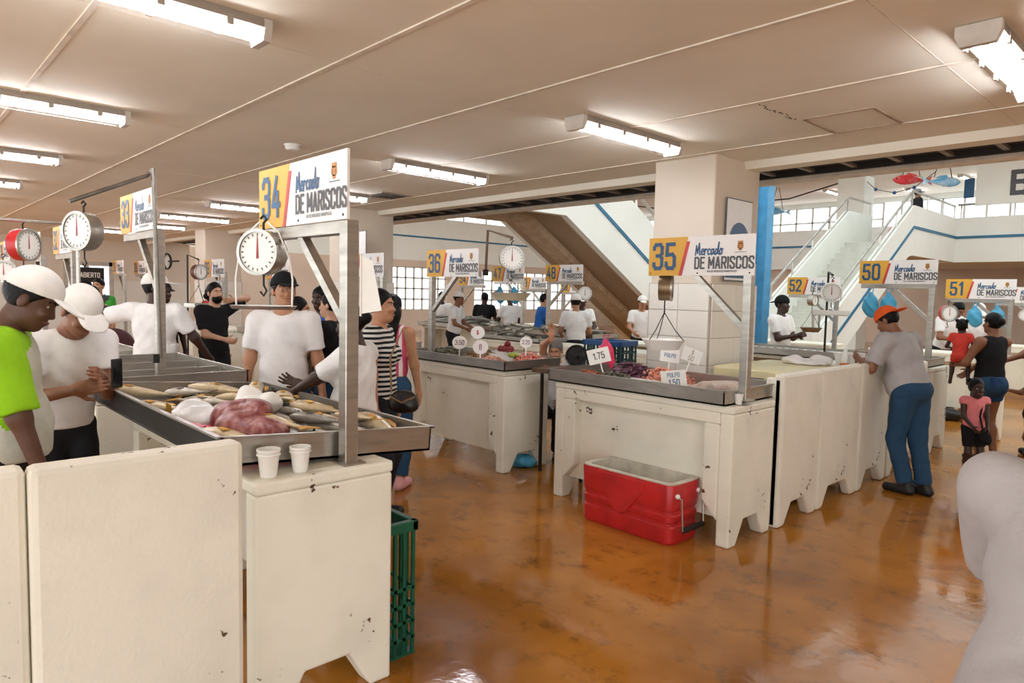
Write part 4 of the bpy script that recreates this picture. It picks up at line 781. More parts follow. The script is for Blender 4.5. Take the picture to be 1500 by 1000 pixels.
stand('47', -9.0, 8.7, 1.0, 1.92, -1, 'stall sign 47 behind the scale of stall 36'); stand('48', -8.3, 8.65, 1.0, 1.92, 1, 'stall sign 48 against the shaded brown stair soffit'); stand('49', -6.1, 8.7, 1.0, 1.92, 1, 'stall sign 49 cut off by the tiled column')
stand('53', -11.0, 11.35, 0, 1.81, -1, 'small stall sign 53 between signs 47 and 48'); stand('54', -11.9, 9.6, 0, 1.85, 1, 'small stall sign 54 behind the post of sign 36'); stand('59', -11.6, 12.6, 0, 1.75, 1, 'small stall sign 59 left of the post of sign 48')
dial_scale(-7.38, 8.55, 1.9, 0, 'round white dial scale with maroon drum under sign 48', .11, mat('maroon_drum', '5e2a2a', .5)); 
dial_scale(-3.35, 8.35, 1.98, 0, 'chrome dial scale with flat pan left of sign 50', .115, STEEL, pan=(.2, 'flat', PLW), drop=.12)
scale_arm(-3.5, 8.6, 1.0, [(0, 0, 0), (0, 0, 1.05), (.15, -.25, 1.0)], 'black bent bracket holding the scale left of sign 50', .014, IRON)
dial_scale(-4.75, 11.1, 1.85, 60, 'dial scale with hanging round pan under sign 52', .09, STEEL, pan=(.17, 'round', STEEL_D), drop=.35)
dial_scale(-2.95, 11.55, 1.74, 30, 'red-rimmed dial scale left of sign 51', .12, REDP); dial_scale(-2.6, 14.9, 1.7, 0, 'red dial scale under sign 60', .11, REDP); dial_scale(-11.2, 10.0, 1.8, 0, 'tiny far dial scale behind sign 47', .1)
counter(-8.6, -4.95, 7.15, 7.7, -1, 'white back counter between stall 36 and the fish heap'); tray(-8.55, -7.0, 7.12, 7.72, .975, 1.03, 'low steel tray on the white back counter')
# ------------------------------------------------------------------ red cooler, crates, small goods
def cooler():
    t = thing('ice_chest', 'open red ice chest on the floor before stall 35', 'cooler', (-2.95, 4.085, 0), R_(0))
    L, D, H0 = .84, .36, .42
    def ring(l, d, r, z, n=5): 
        pts = []
        for cx, cy, a0 in ((l/2-r, d/2-r, 0), (-l/2+r, d/2-r, 90), (-l/2+r, -d/2+r, 180), (l/2-r, -d/2+r, 270)):
            pts += [(cx+r*math.cos(R_(a0+90*k/n)), cy+r*math.sin(R_(a0+90*k/n)), z) for k in range(n+1)]
        return pts
    def shell(rings):
        n = len(rings[0]); m = MB(); m.add([p for r in rings for p in r], [(i*n+k, i*n+(k+1) % n, (i+1)*n+(k+1) % n, (i+1)*n+k) for i in range(len(rings)-1) for k in range(n)]); return m
    zs = [(0, .0), (.02, .012), (.12, .012), (.13, .004), (.15, .004), (.16, .012), (.2, .013), (.21, .005), (.23, .005), (.24, .013), (.41, .02), (.42, .016)]
    m = shell([ring(L*.93+o*2, D*.93+o*2, .06, z) for z, o in zs]); n = len(ring(1, 1, .1, 0)); m.f.append(tuple(range(n))[::-1]); m.mi.append(0); m.build('body', REDP, t, True)
    lm = shell([ring(L*.93+.03, D*.93+.03, .06, .42), ring(L*.93+.032, D*.93+.032, .06, .428), ring(L*.93-.05, D*.93-.05, .045, .428), ring(L*.93-.07, D*.93-.07, .04, .13)]); lm.f.append(tuple(range(3*n, 4*n))); lm.mi.append(0); lm.build('liner', mat('cooler_liner', 'd9d3c2', .5, 0, .15, 8), t)
    MB().prism([(-.24, .405), (.19, .405), (.17, .33), (.02, .15), (-.03, .13), (-.08, .15), (-.21, .33)], 'y', -D/2+.0, -D/2-.012).build('front_badge', REDP, t, bevel=.006)
    for s, y0 in ((1, 0),):
        MB().tube([(L/2-.005, -.13, .34), (L/2+.03, -.13, .33), (L/2+.045, -.13, .12), (L/2+.045, .13, .12), (L/2+.03, .13, .33), (L/2-.005, .13, .34)], .007, 6).build('bail', STEEL, t, True)
        MB().tube([(L/2+.045, -.12, .12), (L/2+.045, .12, .12)], .02, 8).build('grip', IRON, t, True)
        for y in (-.13, .13): MB().ball((L/2-.002, y, .345), .018, 8, 6).build('pivot', PLW, t, True)
    soft('ice_bag', None, None, (0, 0, 0), [('el', np.array((.0, 0, .2)), (.22, .13, .08), None), ('el', np.array((.2, .03, .19)), (.15, .1, .07), None)], BAGW, .012, .05, .008, (), t)
cooler()
def crate(x, y, z, sx, sy, sz, m, label, rz=0, rimm=None):
    t = thing('plastic_crate', label, 'crate', (x, y, z), rz)
    MB().box(-sx/2, sx/2, -sy/2, sy/2, 0, .012).build('bottom', m, t)
    r = MB()
    for (a, b, c, d) in ((-sx/2, sx/2, -sy/2, -sy/2+.02), (-sx/2, sx/2, sy/2-.02, sy/2), (-sx/2, -sx/2+.02, -sy/2, sy/2), (sx/2-.02, sx/2, -sy/2, sy/2)): r.box(a-.008, b+.008, c-.008, d+.008, sz-.05, sz)
    r.build('rim', rimm or m, t, bevel=.006)
    for s in (-1, 1):
        for k in range(max(2, int(sx/.05))+1):
            xx = -sx/2+.012+(sx-.024)*k/max(2, int(sx/.05)); MB().box(xx-.008, xx+.008, s*(sy/2-.008)-.006, s*(sy/2-.008)+.006, 0, sz-.05).build('slat', m, t)
        for k in range(max(2, int(sy/.05))+1):
            yy = -sy/2+.012+(sy-.024)*k/max(2, int(sy/.05)); MB().box(s*(sx/2-.008)-.006, s*(sx/2-.008)+.006, yy-.008, yy+.008, 0, sz-.05).build('slat', m, t)
        for zz in (.08, .16, .24, .32):
            if zz < sz-.07: MB().box(-sx/2, sx/2, s*(sy/2-.006)-.004, s*(sy/2-.006)+.004, zz-.008, zz+.008).build('cross_bar', m, t); MB().box(s*(sx/2-.006)-.004, s*(sx/2-.006)+.004, -sy/2, sy/2, zz-.008, zz+.008).build('cross_bar', m, t)
    return t
c_ = crate(-2.83, 1.735, .0, .54, .17, .64, GREENP, 'dark green plastic crate standing on end beside stall 34')
tb = thing('side_table', 'low table in the gap between stalls 35 and 36', 'table', (-4.26, 4.85, 0)); MB().box(-.3, .3, -.3, .3, .96, 1.0).build('table_top', mat('wood', '6b5440', .6), tb)
for sx in (-.26, .26):
    for sy in (-.2, .26): MB().box(sx-.012, sx+.012, sy-.012, sy+.012, 0, .96).build('leg', IRON, tb)
crate(-4.15, 5.2, 1.0, .42, .3, .27, TEALP, 'dark crate with blue rim behind the black fan', 0.1, BLUEP)
cb = thing('stool', 'low stand under the dark crate', 'stand', (-4.15, 5.32, 0)); MB().box(-.22, .22, -.15, .15, .96, 1.0).build('seat', STEEL_D, cb)
for sx in (-.19, .19):
    for sy in (-.12, .12): MB().box(sx-.015, sx+.015, sy-.015, sy+.015, 0, .96).build('leg', STEEL_D, cb)
# fan
fn = thing('desk_fan', 'small black desk fan between stalls 36 and 35', 'fan', (-4.1, 4.66, 1.0), R_(47))
MB().lathe([(.001, 0), (.075, 0), (.08, .015), (.02, .03), (.018, .1), (.001, .1)], 20).build('base', IRON, fn, True)
cg = MB(); zc = .19
for k in range(20):
    a = 2*math.pi*k/20; cg.tube([(math.cos(a)*.02, -.075, zc+math.sin(a)*.02), (math.cos(a)*.09, -.065, zc+math.sin(a)*.09), (math.cos(a)*.135, -.03, zc+math.sin(a)*.135), (math.cos(a)*.09, .02, zc+math.sin(a)*.09)], .0025, 4)
for r_ in (.06, .1, .135): cg.tube([(math.cos(a)*r_, -.07+(.04 if r_ > .12 else 0), zc+math.sin(a)*r_) for a in np.linspace(0, 2*math.pi, 25)], .004, 5)
cg.build('cage', IRON, fn); MB().lathe([(.001, -.015), (.1, -.015), (.128, -.005)], 24, Matrix.Translation((0, 0, zc)) @ Matrix.Rotation(math.pi/2, 4, 'X')).build('back_grille', mat('fan_dark', '1c1b1c', .5), fn); bl = MB()
for k in range(3):
    a = 2*math.pi*k/3; bl.add([(0, -.02, zc), (math.cos(a)*.11, -.03, zc+math.sin(a)*.11), (math.cos(a+.7)*.11, -.01, zc+math.sin(a+.7)*.11)], [(0, 1, 2)])
fn.scale = (.76, .76, .76); bl.build('blade', mat('fan_blade', '3a3a3c', .4), fn); MB().ball((0, .03, zc), (.045, .06, .045), 12, 8).build('motor', IRON, fn, True)
# chest freezer and work shelf behind the partitions
ch = thing('chest_cooler', 'pale yellow chest cooler behind the partition panels', 'cooler', (-2.82, 6.0, 0)); YC = mat('pale_yellow', 'ddd3a4', .5, 0, .05)
MB().box(-.36, .36, -.5, .5, .02, 1.0).build('body', mat('chest_white', 'e6dfc9', .5), ch, bevel=.02); MB().box(-.38, .38, -.52, .52, 1.0, 1.1).build('lid', YC, ch, bevel=.02); MB().box(-.1, .1, -.535, -.5, .92, 1.03).build('latch', STEEL, ch); MB().tube([(-.37, -.2, .8), (-.41, -.2, .78), (-.41, .2, .78), (-.37, .2, .8)], .01, 6).build('handle', STEEL, ch)
ws = thing('work_table', 'white work table behind the partition the man leans on', 'table', (-2.72, 7.5, 0)); MB().box(-.28, .28, -.9, .9, 1.0, 1.05).build('table_top', PLW, ws)
for sx in (-.24, .24):
    for sy in (-.85, .85): MB().box(sx-.02, sx+.02, sy-.02, sy+.02, 0, 1.0).build('leg', STEEL_D, ws)
bt = thing('squeeze_bottle', 'clear bottle with orange base by the red scoop', 'bottle', (-2.55, 6.75, 1.05)); MB().lathe([(.001, 0), (.04, 0), (.042, .06)], 16).build('base', mat('orange_plastic', 'e0762e', .4), bt, True); MB().lathe([(.042, .06), (.04, .13), (.018, .16), (.018, .19), (.001, .19)], 16).build('upper', PLW, bt, True)
rs = thing('red_scoop', 'red plastic scoop on the work table', 'scoop', (-2.45, 7.0, 1.05), .6); MB().lathe([(.04, 0), (.07, .1), (.066, .1), (.036, .006), (.001, .006)], 16).build('bowl', REDP, rs, True); MB().tube([(.05, 0, .06), (.16, 0, .1)], .012, 8).build('handle', REDP, rs, True)
wb = thing('white_tub', 'white tub on the work table near the man leaning', 'tub', (-2.7, 7.25, 1.05)); MB().lathe([(.001, 0), (.12, 0), (.15, .12), (.155, .12), (.143, .115), (.115, .008), (.001, .008)], 22).build('tub', PLW, wb, True)
soft('cloth', 'crumpled white cloth on the chest cooler', 'cloth', (-2.75, 6.35, 1.1), [('el', np.array((0, 0, .02)), (.2, .14, .03), None), ('el', np.array((.1, .1, .04)), (.1, .08, .05), None), ('el', np.array((-.1, -.05, .04)), (.09, .1, .04), None)], WT, .01, .03, .008, [((0, 0, 0), (0, 0, -1.))])
# cups
foam_cup(-2.53, 1.10, .97, 'white foam cup, left of the two before the stall 34 tray'); foam_cup(-2.53, 1.23, .97, 'white foam cup, right of the two before the stall 34 tray', .93); foam_cup(-2.31, 4.31, .975, 'small tipped foam cup at the foot of the stall 35 post', .7)
# ------------------------------------------------------------------ seafood
ZT = .99; k = 0
FL = {'corvina': 'tan fish lying in the big stall 34 tray', 'silver': 'silver grey fish lying in the big stall 34 tray', 'dark': 'dark-backed fish lying in the big stall 34 tray'}
rf = random.Random(3)
for (x, y) in [(-4.25+.34*i+rf.uniform(-.05, .05), 1.1+.175*j+rf.uniform(-.03, .03)) for i in range(5) for j in range(5)]:
    if -3.7 < x < -2.9 and y < 1.25: continue
    kd = rf.choice(['corvina', 'corvina', 'silver', 'dark', 'silver']); fish(kd, x, y, ZT+.01-.075*(y-1.43)+rf.uniform(0, .03), rf.uniform(-.5, .5)+(math.pi if rf.random() < .4 else 0)+.35, FL[kd], 'fish in the stall 34 tray', (rf.uniform(-.15, .15), rf.uniform(-.08, .08)), rf.uniform(.85, 1.05))
for (x, y) in [(-4.1+.38*i+rf.uniform(-.05, .05), 1.3+.22*j) for i in range(4) for j in range(3)]:
    kd = rf.choice(['corvina', 'corvina', 'silver', 'dark']); fish(kd, x, y, ZT+.06-.075*(y-1.43)+rf.uniform(0, .015), rf.uniform(-.6, .6)+.3, FL[kd], 'fish in the stall 34 tray', (rf.uniform(-.2, .2), rf.uniform(-.1, .1)), rf.uniform(.8, 1))
A_ = np.array
MEAT = mat('raw_meat', '7a3433', .38, 0, .3, 26, .5, 40, color2='b07a72')
soft('meat_parcel', 'dark red meat chunks wrapped in clear film', 'meat', (-2.98, 1.17, 1.02), [('el', A_((0, 0, .06)), (.16, .1, .075), None), ('el', A_((-.2, .05, .07)), (.15, .1, .08), None), ('el', A_((.12, .06, .05)), (.12, .1, .07), None), ('el', A_((-.1, .1, .12)), (.12, .07, .05), None)], MEAT, .009, .02, .006)
soft('pink_wrapper', 'bright red plastic bag under the meat', 'bag', (-2.97, 1.15, 1.0), [('el', A_((-.02, -.02, .01)), (.32, .16, .03), None), ('el', A_((.18, .08, .015)), (.16, .1, .035), None), ('el', A_((-.22, -.08, .03)), (.14, .07, .04), None)], BAGP, .01, .03, .01)
cbg = soft('ice_bag', 'clear bag of ice with a yellow label', 'bag', (-3.5, 1.15, 1.0), [('el', A_((0, 0, .05)), (.2, .11, .06), None), ('el', A_((-.12, .03, .06)), (.1, .09, .06), None)], BAGW, .01, .03, .007); put('label_patch', text_mesh('-', .09, .07, FINY), cbg, 0, (-.02, -.12, .05))
soft('white_bag', 'crumpled white plastic bag among the fish of stall 34', 'bag', (-3.45, 1.42, 1.05), [('el', A_((0, 0, .05)), (.17, .08, .05), None), ('el', A_((.1, .05, .07)), (.09, .06, .05), None), ('el', A_((-.1, .02, .08)), (.06, .06, .05), None)], PLW, .009, .02, .009)
# stall 35
SHR = mat('shrimp', 'e59a80', .35, 0, .15, 30); CLAM = mat('clam', '6f6a55', .5, 0, .35, 40); SQ = mat('octopus', '63394a', .3, 0, .3, 25); MUS = mat('mussel_meat', 'c0603a', .4, 0, .4, 40, color2='4a2a22')
for i, (x, y) in enumerate(((-2.98, 4.55), (-3.22, 4.72))): heap('shrimp_heap', 'heap of pink shrimp on stall 35, ' + ('nearer the post', 'beside the white scale pan')[i], 'shrimp', x, y, .99, .2, .13, .13, 170, 'shrimp', SHR, 1.0)
heap('clam_heap', 'heap of grey-green clams on stall 35', 'clams', -3.42, 4.36, .99, .24, .11, .09, 150, 'clam', CLAM, 1.0); heap('mussel_heap', 'heap of orange mussel meat at the left end of stall 35', 'mussels', -3.74, 4.42, .99, .16, .12, .07, 120, 'worm', MUS, .7)
heap('octopus_heap', 'heap of purple octopus on stall 35', 'octopus', -3.5, 4.7, .99, .2, .12, .13, 90, 'worm', SQ, 1.9)
soft('fish_fillets', 'bag of pale fish fillets at the right end of stall 35', 'fillets', (-2.62, 4.5, .99), [('el', A_((-.12, -.05, .03)), (.14, .08, .035), None), ('el', A_((.05, 0, .05)), (.17, .1, .055), None), ('el', A_((.1, .12, .05)), (.13, .08, .05), None)], mat('fillet', 'c7b4a5', .3, 0, .2, 12), .01, .03, .007)
dv = thing('divider_boxes', 'clear plastic divider boxes on stall 35', 'box', (-3.13, 4.3, .985)); MB().box(-.16, .16, -.09, .09, 0, .006).build('bottom', PLW, dv)
for (a, b, c, d) in ((-.16, .16, -.09, -.085), (-.16, .16, .085, .09), (-.16, -.155, -.09, .09), (.155, .16, -.09, .09), (-.003, .003, -.09, .09)): MB().box(a, b, c, d, 0, .07).build('wall', PLW, dv)
INKB = mat('ink_blue', '2f6aa0', .6); INKK = mat('ink_black', '26242a', .6)
price_card(-3.66, 4.5, 1.05, '1.75', 'white card reading 1.75 over the clams', 'card', INKK, .8, .085, .3, .09, -.25); price_card(-3.28, 4.9, 1.06, 'PULPO', 'white card with blue writing behind the octopus', 'card', INKB, .75, .075, .3, .1, .12); price_card(-3.12, 4.92, 1.08, '$|50', 'pale tilted card before the tiled column', 'card', mat('ink_faint', 'b8a79a', .7), .8, .075, .2, .1, .35); price_card(-2.83, 4.33, 1.0, 'PULPO|1.50', 'white card with blue writing over the fillets', 'card', INKB, .8, .085, .3, .04, -.1)
bag(-4.02, 4.97, 1.275, 'pink plastic bag beside the dark crate', BAGP, .16)
# stall 36
heap('clam_heap', 'heap of dark clams at the left end of stall 36', 'clams', -5.95, 4.6, .99, .26, .22, .1, 220, 'clam', CLAM, 1.0); heap('snail_heap', 'heap of tan snails on stall 36', 'snails', -5.5, 4.72, .99, .22, .16, .13, 180, 'clam', mat('snail', '9a7a4e', .5, 0, .3, 30), .9)
heap('shrimp_heap', 'pale pink shrimp spread along the front of stall 36', 'shrimp', -5.02, 4.45, .99, .3, .12, .07, 200, 'shrimp', mat('pale_shrimp', 'd9a592', .35, 0, .15, 30), .95); heap('crab_heap', 'red crab claws heaped at the right end of stall 36', 'crab', -4.82, 4.78, .99, .18, .14, .12, 110, 'worm', mat('crab', 'd2573a', .4, 0, .3, 30, color2='efe0d0'), 1.1)
for i in range(6):
    t = thing('apple', 'red apple in the clear bag on stall 36', 'apple', (-5.35+.055*(i % 3), 4.86+.05*(i//3), 1.11+.05*(i == 4)), 0, 'apples on stall 36'); MB().ball((0, 0, .0), (.036, .036, .033), 12, 8).build('flesh', mat('apple_red', '8f2426', .25, 0, .3, 20), t, True); MB().tube([(0, 0, .03), (.004, 0, .045)], .003, 5).build('stem', RUST, t)
for i in range(4):
    t = thing('lime', 'green lime beside the shrimp on stall 36', 'lime', (-4.98+.04*(i % 2), 4.66+.045*(i//2), 1.08), 0, 'limes on stall 36'); MB().ball((0, 0, 0), (.03, .026, .026), 10, 7).build('flesh', mat('lime_green', 'a5b542', .35), t, True); MB().ball((.03, 0, 0), (.006, .005, .005), 6, 4).build('tip', mat('lime_tip', '7d8a2e', .5), t)
wt_ = thing('white_tray', 'shallow white tray behind the shrimp of stall 36', 'tray', (-5.25, 4.82, 1.0)); MB().box(-.3, .3, -.13, .13, 0, .01).build('bottom', PLW, wt_)
for (a, b, c, d) in ((-.3, .3, -.13, -.12), (-.3, .3, .12, .13), (-.3, -.29, -.13, .13), (.29, .3, -.13, .13)): MB().box(a, b, c, d, 0, .07).build('wall', PLW, wt_)
price_card(-5.6, 4.5, 1.03, '3.50', 'round card reading 3.50 on stall 36', 'round', None, .8); price_card(-5.72, 4.85, 1.12, '$', 'round pink-lettered card behind the 3.50 card', 'round', SIGNR, .8)
price_card(-5.12, 4.38, 1.02, '8', 'round card reading 8 on stall 36', 'round', None, .8); price_card(-4.72, 4.62, 1.1, '2.25', 'oval card reading 2.25 before the raised hand', 'round', None, .8, .06)
soft('blue_bag', 'blue plastic bag on the floor under stall 36', 'bag', (-4.75, 4.62, .0), [('el', A_((0, 0, .06)), (.12, .1, .07), None), ('el', A_((.06, .05, .05)), (.08, .08, .05), None)], BAGB, .01, .03, .008, [((0, 0, .002), (0, 0, -1.))])
soft('dark_bag', 'black bag on the floor under stall 51', 'bag', (-2.9, 11.4, .0), [('el', A_((0, 0, .08)), (.3, .12, .1), None)], mat('black_plastic', '1b191a', .4), .015, .03, .01, [((0, 0, .002), (0, 0, -1.))])
# row 3 fish
for i in range(34): kd = rf.choice(['silver', 'dark', 'dark']); fish(kd, -11.7+rf.uniform(0, 1.9), 8.65+rf.uniform(0, .45), 1.0+.05*rf.randint(0, 3), rf.uniform(-.4, .4)+.6, 'dark fish in the heap on stall 47', 'heaped fish on stall 47', (rf.uniform(-.3, .3), rf.uniform(-.2, .2)))
for i in range(26): kd = rf.choice(['silver', 'dark', 'silver']); fish(kd, -8.3+rf.uniform(0, 1.1), 7.2+rf.uniform(.05, .4), 1.0+.055*rf.randint(0, 3), rf.uniform(-.4, .4)+2.2, 'long grey fish piled on the white back counter', 'piled fish on the back counter', (rf.uniform(-.5, .5), rf.uniform(-.2, .2)))
for i in range(22): fish('small', -4.6+i*.056, 8.78+rf.uniform(-.03, .03), 1.0+.02*(i % 2), 1.2+rf.uniform(-.1, .1), 'striped pale fish in the row on stall 50', 'row of fish on stall 50', (.5, 0), 1.15)
heap('shellfish_heap', 'pinkish shellfish board on stall 50 near the post', 'shellfish', -3.0, 8.85, 1.0, .35, .18, .07, 150, 'worm', mat('pinkish', 'b98a7c', .4, 0, .3, 25), 1.0)
heap('shellfish_heap', 'heap of shellfish on the stall 32 tray', 'shellfish', -8.0, 1.45, .99, .5, .35, .07, 200, 'worm', MUS, .9); heap('shellfish_heap', 'heap of pale squid on the stall 31 tray', 'squid', -10.2, 1.45, .99, .5, .35, .08, 200, 'worm', mat('squid', 'cdb3a2', .4, 0, .2, 25), 1.1); heap('fish_pieces', 'heap of fish pieces on the stall 37 tray', 'fish pieces', -7.8, 4.65, .99, .5, .25, .1, 150, 'worm', CLAM, 1.4); heap('shellfish_heap', 'heap of shellfish on the stall 38 tray', 'shellfish', -10.1, 4.65, .99, .5, .25, .1, 150, 'worm', MUS, 1.2)
for i, (x, y) in enumerate(((-7.7, 8.8), (-7.5, 8.95), (-8.05, 8.85))):
    t = thing('steel_bowl', ('wide steel bowl stacked nearest the seller in the white cap', 'steel bowl behind the wide bowl of stall 48', 'steel bowl at the left on stall 48')[i], 'bowl', (x, y, 1.0), 0); MB().lathe([(.001, 0), (.1, 0), (.2, .1), (.21, .1), (.195, .095), (.095, .006), (.001, .006)], 24).build('bowl', STEEL, t, True); MB().lathe([(.2, .1), (.22, .102), (.2, .108)], 24).build('rim', STEEL, t, True)
for i, (x, y, z, l) in enumerate(((-3.12, 8.94, 1.80, 'blue plastic bag hanging behind the scale left of sign 50'), (-2.92, 8.95, 1.80, 'long blue bag hanging right of the scale of stall 50'), (-2.35, 11.55, 1.66, 'blue bag hanging under sign 51 by its post'), (-2.62, 11.55, 1.66, 'blue plastic sheet hanging below sign 51'), (-9.2, 8.66, 1.8, 'blue bag hanging beneath sign 53'), (-9.6, 8.66, 1.8, 'pale blue bag hanging under sign 47'), (-7.12, 4.44, 1.8, 'clear bags hanging beside sign 37'))): bag(x, y, z, l, BAGW if 'clear' in l else BAGB, .17)
# boards and notices
def poster(x, y, z, w, h, axis, label, lines, band=None, icon=False, bg=SIGNW):
    t = thing('notice_board', label, 'notice', (x, y, z), 0 if axis == 'y' else math.pi/2); MB().box(-w/2, w/2, -.012, 0, 0, h).build('panel', bg, t); MB().box(-w/2-.01, w/2+.01, -.008, -.001, -.01, h+.01).build('frame', SIGNG, t)
    for i, (s_, hh, zz, m) in enumerate(lines): put('lettering', text_mesh(s_, hh, hh*.17, m, .8, .3, True), t, 0, (0, -.014, zz))
    if band: MB().box(-w/2, w/2, -.0135, -.012, band[0], band[1]).build('band', SIGNB, t)
    if icon:
        MB().prism([(math.cos(a)*w*.4, h*.48+math.sin(a)*w*.4) for a in np.linspace(0, 2*math.pi, 33)[:-1]], 'y', -.0145, -.012).build('icon_disc', SIGNB, t); MB().box(-.03, .07, -.016, -.0145, h*.44, h*.53).box(.02, .07, -.016, -.0145, h*.53, h*.56).build('icon', SIGNW, t)
    return t
poster(-3.318, 6.03, 1.87, .46, .75, 'x', 'white notice with a dark blue disc on the tiled column', [], (.02, .2), True)
poster(-9.55, 5.585, 1.98, .55, .62, 'y', 'grey and white notice on the column behind sign 37', [('PRINCIPIOS BASICOS', .045, .2, SIGNG), ('DE LIMPIEZA Y SANIDAD', .04, .12, SIGNG)], (.0, .02))
poster(-23.53, 4.78, 1.75, .72, .42, 'x', 'dark ABIERTO sign hanging in the far doorway', [('ABIERTO', .13, .14, PLW)], None, False, DARK)
poster(-11.3, 30.5, 2.55, 1.6, .32, 'y', 'faint SALIDA lettering on the wall by the stairs', [('SALIDA', .24, .04, SIGNG)], None, False, PINK)
bb = thing('letter_board', 'large white board with a grey letter B on the gallery', 'sign', (-5.9, 25.2, 4.75)); MB().box(0, 5, 0, .12, 0, 1.25).build('panel', WHITE, bb); put('lettering', text_mesh('B', .62, .14, SIGNG, 1.1, .3), bb, 0, (.95, -.01, .3)); MB().box(-.32, -.05, 0, .04, .25, .85).build('notice', SIGNB, bb)
sh_ = thing('hanging_sheet', 'white paper sheet hung beside the post of sign 34', 'paper', (-2.51, 1.49, 1.6), R_(46.8)); MB().prism([(0, 0), (.085, .015), (.045, .22), (0, .24)], 'y', 0, .004).build('sheet', PLW, sh_); MB().box(-.006, 0, -.006, .01, -.01, .25).build('edge_strip', PLW, sh_)
ck = thing('wall_clock', 'round black-rimmed clock on the far wall', 'clock', (-16.95, 5.0, 2.25), R_(-43)); Mx = Matrix.Rotation(math.pi/2, 4, 'X'); MB().lathe([(.17, -.02), (.19, .0), (.19, .04), (.16, .05)], 28, Mx).build('rim', IRON, ck, True); MB().lathe([(.001, .03), (.165, .03)], 28, Mx).build('face', PLW, ck); MB().box(-.008, .008, -.035, -.032, 0, .11).box(0, .08, -.035, -.032, -.006, .006).build('hands', IRON, ck); MB().tube([(0, .02, 0), (.3, .4, 0)], .02, 6).build('bracket', IRON, ck)
# hanging fish decorations in the upper storey
DB = mat('deco_blue', '5fa6cf', .6, 0, .3, 6, color2='eef2f4'); DR = mat('deco_red', 'd6343a', .6, 0, .2, 8, color2='f0b0a8')
def deco(x, y, z, s, m, label, rz):
    t = thing('hanging_fish_decoration', label, 'decoration', (x, y, z), rz, 'hanging fish decorations'); sc_ = s/.42
    for n, me in FPROTO['small']:
        c = me.copy(); c.materials.clear(); c.materials.append(FISHEYE if n == 'eye' else m); o = put(n, c, t); o.scale = (sc_*1.5,)*3; o.rotation_euler = (math.pi/2, 0, 0)
    for q in (-.25, .25): MB().tube([(q*s, 0, .1*s), (0, 0, .55*s+.6)], .012, 5).build('cord', IRON, t)
deco(-14.6, 26, 5.15, 1.0, DB, 'pale blue fish decoration, leftmost near the blue column', R_(47)); deco(-12.7, 26, 5.1, .95, DB, 'blue and white fish decoration under the cable', R_(47)); deco(-7.45, 24.2, 5.55, 1.15, DR, 'red fish decoration hanging over the stair head', R_(47)); deco(-6.5, 24.0, 5.4, 1.1, DB, 'blue and white fish decoration right of the red one', R_(227))
gl_ = thing('garland', 'string with blue balls hanging near the upper column', 'garland', (-8.6, 25.4, 5.5)); MB().tube([(-.6, 0, .35), (-.3, 0, .05), (.3, 0, -.12), (.9, 0, .0), (1.5, 0, .45)], .012, 5).build('string', IRON, gl_)
for p in ((-.3, 0, .05), (.3, 0, -.12), (.9, 0, 0)): MB().ball(p, .06, 10, 7).build('ball', mat('deco_ball', '2f6aa5', .4), gl_, True)
cbp = thing('ceiling_cable', 'dark cable sagging under the upper ceiling', 'cable', (-16, 25.5, 5.75)); MB().tube([(-3, 0, 0), (-1.5, 0, -.25), (.5, 0, -.1), (1.8, 0, -.25), (4, 0, -.25), (5.8, 0, .15)], .025, 6).build('cable', IRON, cbp)
hr_ = thing('hose_reel', 'red hose reel at the head of the far stairs', 'hose reel', (-7.85, 24.9, 3.4)); MB().lathe([(.05, 0), (.35, 0), (.35, .06), (.2, .07), (.2, .18), (.35, .19), (.35, .25), (.05, .25)], 20, Matrix.Translation((0, 0, .5)) @ Mx).build('reel', REDP, hr_, True); MB().box(-.05, .05, -.05, .05, 0, .5).build('post', IRON, hr_)
# ------------------------------------------------------------------ people
P = person
V1, V2, V3 = .013, .019, .026
P('man in grey and lime raglan shirt with a white cap bending at the left edge', -3.62, .36, 78, 1.78, 'dark', PALE, .95, DKP, 1, 'short', cap=CAPW, lean=7, hp=24, hy=-10, wd=1.15, bel=.05, raglan=LIME, R=(-.3, -.22, .78), vox=V1)
p2 = P('person in white cap and white shirt holding a dark phone', -4.35, .72, 15, 1.74, 'brown', WT, .6, DKP, 1, 'short', cap=CAPW, lean=18, hp=20, L=(.02, -.42, 1.22), R=(-.12, -.42, 1.18), vox=V1)
P('seller in white T-shirt and cap, back turned, raising a gloved hand', -6.95, 1.93, 140, 1.8, 'deep', WT, .75, JEAN, 1, 'short', cap=CAPW, hy=-75, L=(.56, -.16, 1.46), R=(-.4, -.22, .98), wd=1.12, bel=.02, vox=V1, glove=1, z0=0, apron=APR, curl=60)
P('bearded man in black polo holding a phone to his ear', -8.46, 3.01, 12, 1.74, 'light', BK, .8, BK, 1, 'short', L=(.17, -.13, 1.55), R=(-.02, -.26, 1.08), beard=True, vox=V2, curl=70)
P('young man in white T-shirt and black cap looking right', -4.9, 2.25, -35, 1.80, 'tan', WT, .75, JEAN, 1, 'short', cap=CAPB, hy=24, hp=-2, L=(.28, .0, .86), R=(-.27, -.05, .85), vox=.012, wd=1.05)
P('smiling woman in bright blue shirt behind the white post', -6.5, 3.4, -60, 1.72, 'deep', BLUET, .7, DKP, 1, 'short', hp=8, vox=V2, female=True)
P('woman in leopard print top half hidden behind the white T-shirt man', -5.45, 2.62, 60, 1.62, 'tan', LEOP, 0, JEAN, 1, 'bun', tank=True, vox=V2, female=True)
P('person in black T-shirt standing behind the sign 34 post', -5.75, 3.1, 215, 1.66, 'light', BK, .7, JEAN, 1, 'short', R=(-.1, -.35, 1.1), L=(.2, -.2, .9), vox=V1)
